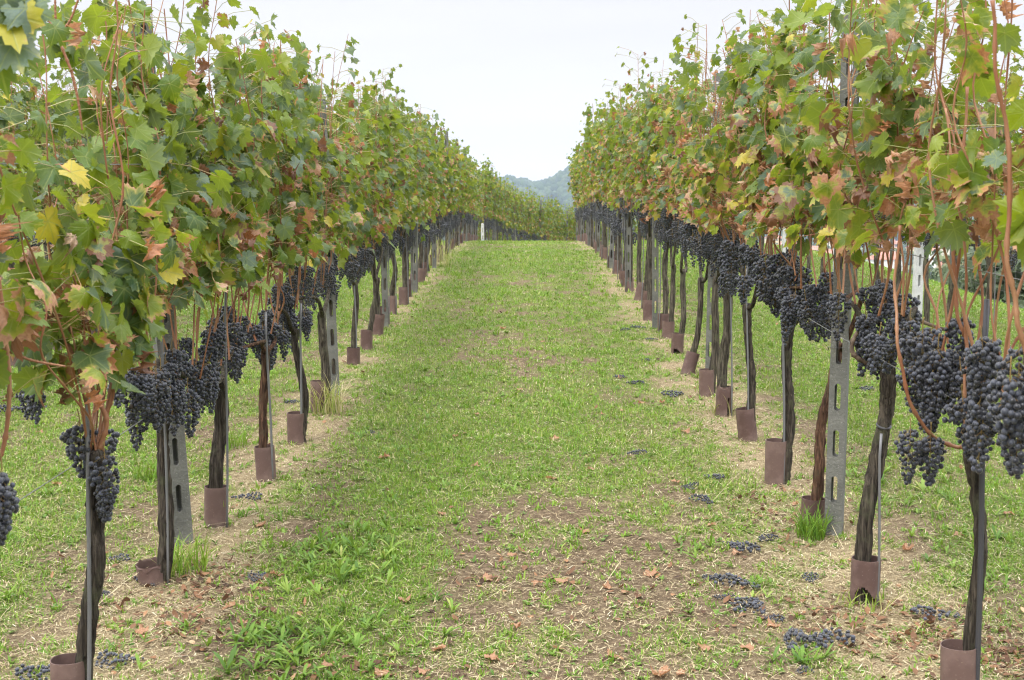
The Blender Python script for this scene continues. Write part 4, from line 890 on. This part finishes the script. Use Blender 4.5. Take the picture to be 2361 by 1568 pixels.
tuft(1990, 1400, 50, .10, .10, .7, 'short grass at the foot of the broken tube right of the lane')
tuft(345, 1105, 60, .16, .08, .3, 'small green grass tuft in the field behind the nearest left post')
tuft(540, 1030, 60, .16, .08, .3, 'small green grass tuft behind the third vine left of the lane')

# ------------------------------------------------------------------ fallen bunches
fb = {}
FBP = [(575, 1152, 1.0, 'lone'), (590, 1335, .7, ''), (268, 1532, 1.0, ''), (238, 1378, .7, ''), (272, 1293, .7, ''), (340, 1345, .9, ''), (95, 1560, 1.1, ''), (672, 930, .8, ''), (1440, 762, .8, ''), (1470, 757, 1, ''), (1432, 872, .9, ''), (1468, 886, .9, ''), (1550, 913, 1.1, ''), (1500, 785, .8, ''),
       (1490, 832, .7, ''), (1470, 1048, .8, ''), (1618, 1157, .9, ''), (1652, 1105, .8, ''), (1713, 1268, 1.2, ''), (1768, 1247, .7, ''), (1690, 1350, 1.25, ''), (1735, 1410, 1.1, ''), (1783, 1430, .6, ''), (1868, 1337, .7, ''), (2150, 1425, 1.1, ''), (1850, 1492, 1.5, ''), (1912, 1478, 1.2, ''),
       (853, 1000, .5, ''), (20, 950, 1.5, ''), (80, 945, 1.2, ''), (1595, 1123, .6, ''), (1185 + 400, 1128, .5, ''), (1722, 1395, .9, ''), (1672, 1385, .6, ''), (1995, 900, .9, ''), (1640, 1340, .6, ''), (1855, 1550, .5, '')]
near_w = ['beside the third tube left of the lane', 'in the lane grass near the second left tube', 'near the foot of the first left tube', 'behind the first trunk left of the lane', 'in the grass before the nearest left post', 'against the broken left tube']
WHERE = {0: 'on mown grass just lane-side of the third left tube', 1: 'alone in the lane left of the weedy patch', 2: 'between the first left tube and the lane', 3: 'just behind the first left trunk', 4: 'in the grass left of the first concrete post', 5: 'touching the broken-off left tube', 6: 'at the lower left corner beside the first tube',
         7: 'beside the fifth left tube', 13: 'by the far right row, small among dry grass', 15: 'alone in the lane right of its middle', 16: 'in the lane level with the fourth right tube', 17: 'a little farther up the lane than the fourth right tube', 18: 'large, on dry straw before the nearest right post', 19: 'small, between the large pile and the nearest right post',
         20: 'large, dark, on green weeds right of the lane', 21: 'just below the large bunch on weeds', 23: 'alone on straw left of the second right tube', 24: 'on red litter between the two nearest right vines', 25: 'largest pile, at the bottom edge of the lane', 26: 'touching the largest pile at its far end', 12: 'beside the yellowed fallen leaves, stretched thin', 27: 'tiny, on the green left side of the lane'}
for q, (px, py, sc, _) in enumerate(FBP):
    k = q % 4; c_ = ground_at(px, py)
    if k not in fb:
        V, F, _p, RN = bunch_mesh(700 + k, 1, 46, .17, .048, .0080, True); o = mk('fallen_grape_bunch', V, F, M['grape'], attrs={'rnd': RN}); fb[k] = o
    else: o = fb[k].copy(); COL.objects.link(o)
    o.location = (c_.x, c_.y, c_.z + .004); o.rotation_euler = (0, 0, q * 1.7); o.scale = (sc * .85, sc * (.7 + .3 * ((q * 7) % 5) / 4), sc * .8)
    if q in WHERE: tag(o, 'fallen blue-black grape bunch ' + WHERE[q], 'grape bunch', 'grape bunches fallen on the ground')
    else: tag(o, 'small fallen grape bunch lying in the grass below a vine row', 'grape bunch', 'small fallen bunches nothing tells apart')
# ------------------------------------------------------------------ fallen leaves
FL = [(1387, 958, 'curled orange-brown leaf farthest left of the yellowed leaves in the lane'), (1480, 933, 'pale orange leaf in the lane, middle of a scattered group'), (1525, 931, 'yellow and orange leaf in the lane beside a thin fallen bunch'), (1435, 950, 'small brown leaf among the orange ones in the lane'),
      (1272, 1106, 'rust-coloured crumpled leaf in the middle of the lane'), (1555, 1119, 'light tan curled leaf in the lane right of centre'), (1020, 1190, 'dark red crumpled leaf at the edge of the bare soil'), (885, 1057, 'small tan leaf on the green left side of the lane'), (1095, 1079, 'pinkish tan leaf fragment in the mown lane'),
      (1402, 1360, 'brown leaf pair end on bare soil right of the lane middle'), (1440, 1369, 'brown curled leaf touching another on bare soil'), (1120, 1342, 'narrow folded brown leaf on bare soil'), (1240, 1352, 'red-brown folded leaf in the middle of the bare soil'), (1568, 1558, 'pale pink leaf at the bottom edge of the lane'),
      (1786, 1450, 'cream-coloured leaf beside the largest grape pile'), (2325, 1190, 'orange leaf on green weeds near the outer grass'), (1832, 1168, 'brown leaf on straw behind the grass tuft by the post'), (1300, 1345, None), (1010, 1500, None), (755, 1545, None), (1975, 1510, None), (600, 1215, None), (1700, 1280, None), (560, 1440, None),
      (1620, 1500, None), (1415, 1520, None), (1190, 1450, None), (1500, 1330, None), (1350, 1230, None), (1180, 1285, None), (1050, 1010, None), (1200, 900, None), (1320, 860, None), (1100, 960, None), (640, 1330, None), (930, 1390, None), (980, 1555, None), (1520, 1580 - 20, None), (1720, 1500, None), (2060, 1400, None), (1960, 1300, None),
      (1280, 1015, None), (1365, 1085, None), (1250, 790, None), (1160, 760, None), (470, 1330, None), (530, 1400, None), (330, 1470, None), (130, 1120, None), (90, 1000, None), (215, 1310, None), (2090, 1270, None), (2210, 1240, None), (1290, 1500, None), (1130, 1530, None), (880, 1560, None), (1640, 1215, None), (1580, 1000, None)]
flm = {}
for q, (px, py, lab) in enumerate(FL):
    k = q % 7; c_ = ground_at(px, py)
    if k not in flm:
        rng = np.random.RandomState(40 + k); acc = Acc(); leaves(acc, 0, np.zeros((1, 3)), np.array([[.15 * rng.randn(), .15 * rng.randn(), -1]]), np.array([[0, 1., 0]]), np.array([.046]), np.array([(k * .137 + .06) % 1]), np.array([[.92, .86, .98, .9, .8, .95, .88][k]]), rng, .32)
        V, F, a_ = acc.out(); V[:, 2] = (V[:, 2] - V[:, 2].min()) * .7 - .005; o = mk('fallen_leaf', V, F, M['leaf'], attrs=a_); flm[k] = o
    else: o = flm[k].copy(); COL.objects.link(o)
    s = .55 + .5 * ((q * 37) % 10) / 10; o.location = (c_.x, c_.y, c_.z + .008); o.rotation_euler = (.1 * math.sin(q), .1 * math.cos(q), q * 2.3); o.scale = (s, s * .85, s)
    tag(o, lab or 'small dry brown vine leaf lying curled on the ground', 'fallen leaf', 'fallen vine leaves' if lab else 'small dry fallen leaves nothing tells apart')

# ------------------------------------------------------------------ beyond the crest: a row curving away downhill
wx = [(-1.18, 35.2)]; a = R(84); x, y = wx[0]
pts = []
for q in range(34):
    pts.append((x, y, a)); st_ = .82; x += st_ * math.cos(a); y += st_ * math.sin(a); a = max(R(70), a - R(1.1))
for q, (x, y, a) in enumerate(pts):
    row_vine('C2', 4, x, y, 'distant vine in the row curving downhill beyond the crest', 'vines curving downhill beyond the crest', rg, a - R(90))
    if q % 2 == 0: row_stake(x, y - .1, 'thin distant stake in the curving row beyond the crest', 'stakes beyond the crest')
    if q % 4 == 2:
        o = dup(proto_post); o.location = (x + .05, y, g1(x, y)); o.rotation_euler = (0, rg.uniform(-.03, .03), rg.uniform(-.3, .3)); tag(o, 'distant concrete post in the curving row beyond the crest', 'post', 'posts beyond the crest')
o = post(0, 0, .78, .2, .065, 'white end post standing just beyond the crest of the lane', None, xy=(-1.22, 34.6), mat='concrete_pale', taper=.0)
for q, (x, y, a) in enumerate(pts[:26]):
    row_vine('C2', 4, x - 2.5 * math.sin(a), y + 2.5 * math.cos(a) + 1.0, 'distant vine in the second curving row beyond the crest', 'vines of the second curving row beyond the crest', rg, a - R(90))
for row_k, (x0, y0) in enumerate(((4.6, 46.0), (6.8, 50))):
    for q in range(9):
        x = x0 - .55 * q; y = y0 + .55 * q
        if row_k == 0 or q > 2:
            row_vine('C2', 4, x, y, 'tiny vine in the farthest vineyard block below the crest', 'vines in the farthest block', rg, R(45))
# trees below the crest
def tree(name, x, y, h, w, seed, label, group, mat, trunk_h=.3, n=1500, ls=.12):
    rng = np.random.RandomState(seed); root = empty(name, (x, y, g1(x, y)))
    T = [(0, 0, -.2), (rng.normal(0, .05 * w), 0, h * .3), (rng.normal(0, .1 * w), rng.normal(0, .1 * w), h * .75)]; acc = Acc(); V, F = tube(smooth_line(T, 10), np.linspace(.04 * h, .012 * h, 10), 8); acc.add(V, F)
    cl_ = []
    for q in range(int(14)):
        a = rng.uniform(0, 6.28); rr = w / 2 * rng.uniform(.2, .8); zz = h * rng.uniform(trunk_h + .08, .88); c_ = np.array([rr * math.cos(a), rr * math.sin(a), zz]); cl_.append(c_)
        V, F = tube(smooth_line([(0, 0, zz * .55), c_ * .6 + [0, 0, zz * .3], c_], 6), np.linspace(.012 * h, .004 * h, 6), 5); acc.add(V, F)
    V, F, _ = acc.out(); kid(root, mk('trunk', V, F, M['bark']))
    cl_ = np.array(cl_); P = cl_[rng.randint(0, len(cl_), n)] + rng.randn(n, 3) * np.array([w * .13, w * .13, h * .10]); P[:, 2] = np.maximum(P[:, 2], h * trunk_h * .6)
    nr = P - np.array([0, 0, h * .5]); nr += rng.randn(n, 3) * .5 * w * .4; nr[:, 2] += .3 * h
    s = ls * rng.uniform(.6, 1.2, n); acc = Acc(); leaves(acc, 2, P, nr, rng.randn(n, 3) - [0, 0, .6], s, np.clip(rng.normal(.3, .2, n), 0, 1), rng.uniform(0, .1, n), rng)
    V, F, a_ = acc.out(); kid(root, mk('crown', V, F, mat, attrs=a_))
    return tag(root, label, name, group)
g = G('tree_leaf'); sp = g.n('ShaderNodeSeparateXYZ'); g.put(sp.inputs[0], g.attr('loc', 'Vector'))
c = g.ramp(sp.outputs[2], [(0, (.07, .10, .06)), (.5, (.13, .17, .09)), (1, (.22, .25, .13))]); pb = g.bsdf(c, .6, .3, out=False); tr = g.n('ShaderNodeBsdfTranslucent'); g.put(tr.inputs[0], c)  # leaf colour lightened and greyed, distance haze painted in
ms = g.n('ShaderNodeMixShader'); ms.inputs[0].default_value = .3; g.put(ms.inputs[1], pb); g.put(ms.inputs[2], tr.outputs[0]); g.t.links.new(ms.outputs[0], g.o.inputs[0]); M['tree_leaf'] = g.m
bushes = [(6.6, 12.5, 1.0, 1.9), (7.6, 14.3, 1.1, 2.1), (8.4, 16.0, 1.2, 2.3), (7.0, 17.6, 1.0, 2.0), (9.5, 18.5, 1.6, 2.6), (8.0, 20.5, 1.4, 2.4), (10.5, 21.5, 2.0, 3.0), (9.0, 24.5, 1.6, 2.8), (12.0, 25.0, 2.4, 3.6), (10.5, 29, 2.2, 3.2), (14, 30, 3.2, 4.2), (17, 36, 4.4, 5), (12.5, 34, 2.8, 4), (20, 42, 5.6, 6), (15, 44, 4.4, 5)]
for q, (x, y, h, w) in enumerate(bushes):
    tree('bush', x, y, h, w, 60 + q, 'grey-green bush on the slope behind the second row on the right', 'bushes on the slope behind the right rows', M['tree_leaf'], .02, 1700, .07 + .012 * h)
for q, (x, y, h, w) in enumerate([(3.1, 66, 5.6, 3.0), (4.3, 72, 6.4, 3.4), (1.9, 78, 7.6, 3.6)]):
    tree('tree', x, y, h, w, 90 + q, ['small round green tree just right of the farthest vines', 'green tree top behind the farthest vines beside the right row', 'dark tree top rising behind the curving vine row'][q], 'trees below the crest', M['tree_leaf'], .3, 2200, .22)
# fence on the right
fr = empty('wire_fence', (5.3, 8, g1(5.3, 8)))
for y in np.arange(8, 30, 2.6):
    V, F = tube(np.array([(5.3, y, g1(5.3, y) - .1), (5.3, y, g1(5.3, y) + 1.15)]), .02, 8); o = kid(fr, mk('fence_post', V, F, M['steel'], origin=fr.location))
acc = Acc()
for h in np.arange(.08, 1.12, .12):
    yy = np.arange(8, 29.5, 1.0); V, F = tube(np.c_[np.full(len(yy), 5.3), yy, gz(np.full(len(yy), 5.3), yy) + h], .0016, 3, cap=False); acc.add(V, F)
for y in np.arange(8, 29, .15):
    z = g1(5.3, y); V, F = tube(np.array([(5.3, y, z + .08), (5.3, y, z + 1.05)]), .0014, 3, cap=False); acc.add(V, F)
V, F, _ = acc.out(); kid(fr, mk('mesh_panel', V, F, M['wire'], origin=fr.location)); tag(fr, 'wire mesh fence along the vineyard edge behind the second row on the right', 'fence')

# ------------------------------------------------------------------ valley houses
def solid(name, col, rough=.8):
    g = G(name); a = g.noise(g.obj(), .8, 3); g.bsdf(g.mixc(a, tuple(.9 * x for x in col), tuple(min(1, 1.1 * x) for x in col)), rough, .2); return g.m
WALLS = [('cream', solid('cream_wall', (.62, .56, .44))), ('yellow', solid('yellow_wall', (.66, .52, .28))), ('white', solid('white_wall', (.70, .69, .66))), ('pink', solid('pink_wall', (.62, .40, .33)))]
ROOFM = solid('tile_roof', (.36, .15, .10)); WINM = solid('window_dark', (.06, .065, .07), .3)
def box(x0, x1, y0, y1, z0, z1):
    V = np.array([(x, y, z) for z in (z0, z1) for x, y in ((x0, y0), (x1, y0), (x1, y1), (x0, y1))]); F = [(0, 3, 2, 1), (4, 5, 6, 7), (0, 1, 5, 4), (1, 2, 6, 5), (2, 3, 7, 6), (3, 0, 4, 7)]; return V, F
hr = random.Random(5); spots = []
for q in range(26):
    for tr_ in range(60):
        Yd = hr.uniform(520, 900); px = hr.uniform(1700, 2420); x = (px - 1215) / FPX * Yd
        if all(abs(x - a) > 13 or abs(Yd - b) > 16 for a, b in spots): spots.append((x, Yd)); break
places = ['nearest', 'second']
for q, (x, y) in enumerate(sorted(spots, key=lambda s: s[0] / s[1])):
    w, d, h = hr.uniform(8, 13), hr.uniform(8, 10), hr.choice([5.5, 6.5, 8.5]); cn, wm = WALLS[q % 4]; root = empty('house', (x, y, float(gz(np.array([x]), np.array([y]))[0])), hr.uniform(-.4, .4))
    V, F = box(-w / 2, w / 2, -d / 2, d / 2, -1, h); kid(root, mk('wall', V, F, wm, smooth=False))
    e = .5; rh = 2.0; V = np.array([(-w / 2 - e, -d / 2 - e, h), (w / 2 + e, -d / 2 - e, h), (w / 2 + e, d / 2 + e, h), (-w / 2 - e, d / 2 + e, h), (-w / 2 + 1.5, 0, h + rh), (w / 2 - 1.5, 0, h + rh)]) + [0, 0, .02]
    F = [(0, 1, 5, 4), (2, 3, 4, 5), (1, 2, 5), (3, 0, 4), (3, 2, 1, 0)]; rf = kid(root, mk('roof', V, F, ROOFM, smooth=False))
    V, F = box(w * .2, w * .2 + .8, -.4, .4, h + .8, h + rh + .9); kid(rf, mk('chimney', V, F, wm, smooth=False))
    for f_ in range(int(h // 2.7)):
        for k_ in range(3):
            xx = -w / 2 + w * (k_ + .5) / 3; V, F = box(xx - .55, xx + .55, -d / 2 - .03, -d / 2 + .2, 1 + f_ * 2.8, 2.4 + f_ * 2.8); kid(root, mk('window', V, F, WINM, smooth=False))
    tag(root, f"small {cn}-walled house with red tile roof far off in the valley", 'house', f"{cn} houses far off in the valley")
# ------------------------------------------------------------------ wooded hill
def ridge(x):
    px = 1215 + x * 2.0
    base = np.interp(px, [-3000, 0, 900, 1100, 1138, 1174, 1224, 1253, 1266, 1286, 1308, 1450, 1800, 2150, 2600, 5000], [430, 440, 425, 420, 421, 414, 424, 425, 418, 408, 394, 372, 400, 430, 425, 440])
    return (470 - base) * .5 + 1.6 - 6
hx = np.arange(-1500, 1900, 16.); hy = np.arange(900, 2050, 22.); X, Y = np.meshgrid(hx, hy); t = np.clip((Y - 900) / 550, 0, 1); back = np.clip((Y - 1450) / 600, 0, 1)
Zr = ridge(X); Z = -31.5 + (Zr + 31.5) * (sstep(0, 1, t) ** .9) * (1 - .8 * back ** 2) + 5 * (fbm(X / 130, Y / 130, 3) - .5) * (1 - np.abs(Y - 1450) / 700).clip(0, 1)
def hz(x, y):
    t = np.clip((y - 900) / 550, 0, 1); back = np.clip((y - 1450) / 600, 0, 1)
    return -31.5 + (ridge(x) + 31.5) * (sstep(0, 1, t) ** .9) * (1 - .8 * back ** 2) + 5 * (fbm(x / 130, y / 130, 3) - .5) * (1 - np.abs(y - 1450) / 700).clip(0, 1)
nx = len(hx); i = (np.arange(len(hy) - 1)[:, None] * nx + np.arange(nx - 1)[None]).ravel(); hill_m = solid('hill_soil', (.045, .07, .03))
tag(mk('hill', np.c_[X.ravel(), Y.ravel(), Z.ravel()], np.c_[i, i + 1, i + 1 + nx, i + nx], hill_m), kind='structure')
rng = np.random.RandomState(77); n = 7000; x = rng.uniform(-330, 800, n); y = rng.uniform(960, 1500, n); V1, F1 = ICO[2]; m = len(V1)
kp = rng.rand(n) < np.where(np.abs(x) < 220, 1, .6); x, y = x[kp], y[kp]
xr = rng.uniform(-120, 160, 260); yr = rng.uniform(1425, 1470, 260); x = np.r_[x, xr]; y = np.r_[y, yr]; n = len(x)
s = rng.uniform(3.2, 6.0, n); hgt = rng.uniform(.9, 1.5, n); jit = 1 + .35 * (rng.rand(n, m) - .5)
P = np.c_[x, y, hz(x, y) + s * .7]
V = P[:, None] + V1[None] * jit[..., None] * s[:, None, None] * np.stack([np.ones(n), np.ones(n), hgt], 1)[:, None]
F = (F1[None] + (np.arange(n) * m)[:, None, None]).reshape(-1, 3)
g = G('forest'); a = g.noise(g.obj(), .35, 4, .7); c = g.ramp(g.attr('rnd'), [(0, (.022, .042, .018)), (.6, (.045, .075, .030)), (1, (.075, .10, .040))]); g.bsdf(g.mixc(g.rng(a, .4, .7, 0, .6), c, (.02, .035, .016)), .9, .1, g.bump(a, 1, 1.5))
tag(mk('forest', V.reshape(-1, 3), F, g.m, smooth=False, attrs={'rnd': np.repeat(rng.rand(n), m)}), 'dense dark wood covering the far hill', 'forest', kind='stuff')
# valley trees between the houses
n = 900; x = rng.uniform(40, 420, n); y = rng.uniform(300, 930, n); s = rng.uniform(1.6, 3.2, n); m = len(V1); jit = 1 + .35 * (rng.rand(n, m) - .5)
kp = np.array([all(abs(a - b) > 9 or abs(c_ - d_) > 9 for b, d_ in spots) for a, c_ in zip(x, y)]); x, y, s, jit = x[kp], y[kp], s[kp], jit[kp]; n = len(x)
V = np.c_[x, y, gz(x, y, False) + s * .8][:, None] + V1[None] * jit[..., None] * s[:, None, None]
tag(mk('valley_wood', V.reshape(-1, 3), (F1[None] + (np.arange(n) * m)[:, None, None]).reshape(-1, 3), g.m, smooth=False, attrs={'rnd': np.repeat(rng.uniform(.4, 1, n), m)}), 'hazy mass of trees around the valley houses', 'wood', kind='stuff')

# ------------------------------------------------------------------ haze
V, F = box(-2150, 2150, -650, 2200, -34, 78)
g = G('haze'); pv = g.n('ShaderNodeVolumePrincipled'); pv.inputs['Color'].default_value = (.64, .75, 1.0, 1); pv.inputs['Density'].default_value = .00023; pv.inputs['Anisotropy'].default_value = .2
g.t.links.new(pv.outputs[0], g.o.inputs['Volume'])
hz_o = mk('haze', V, F, g.m, smooth=False); tag(hz_o, 'thin pale blue autumn haze filling the air', 'haze', kind='stuff')
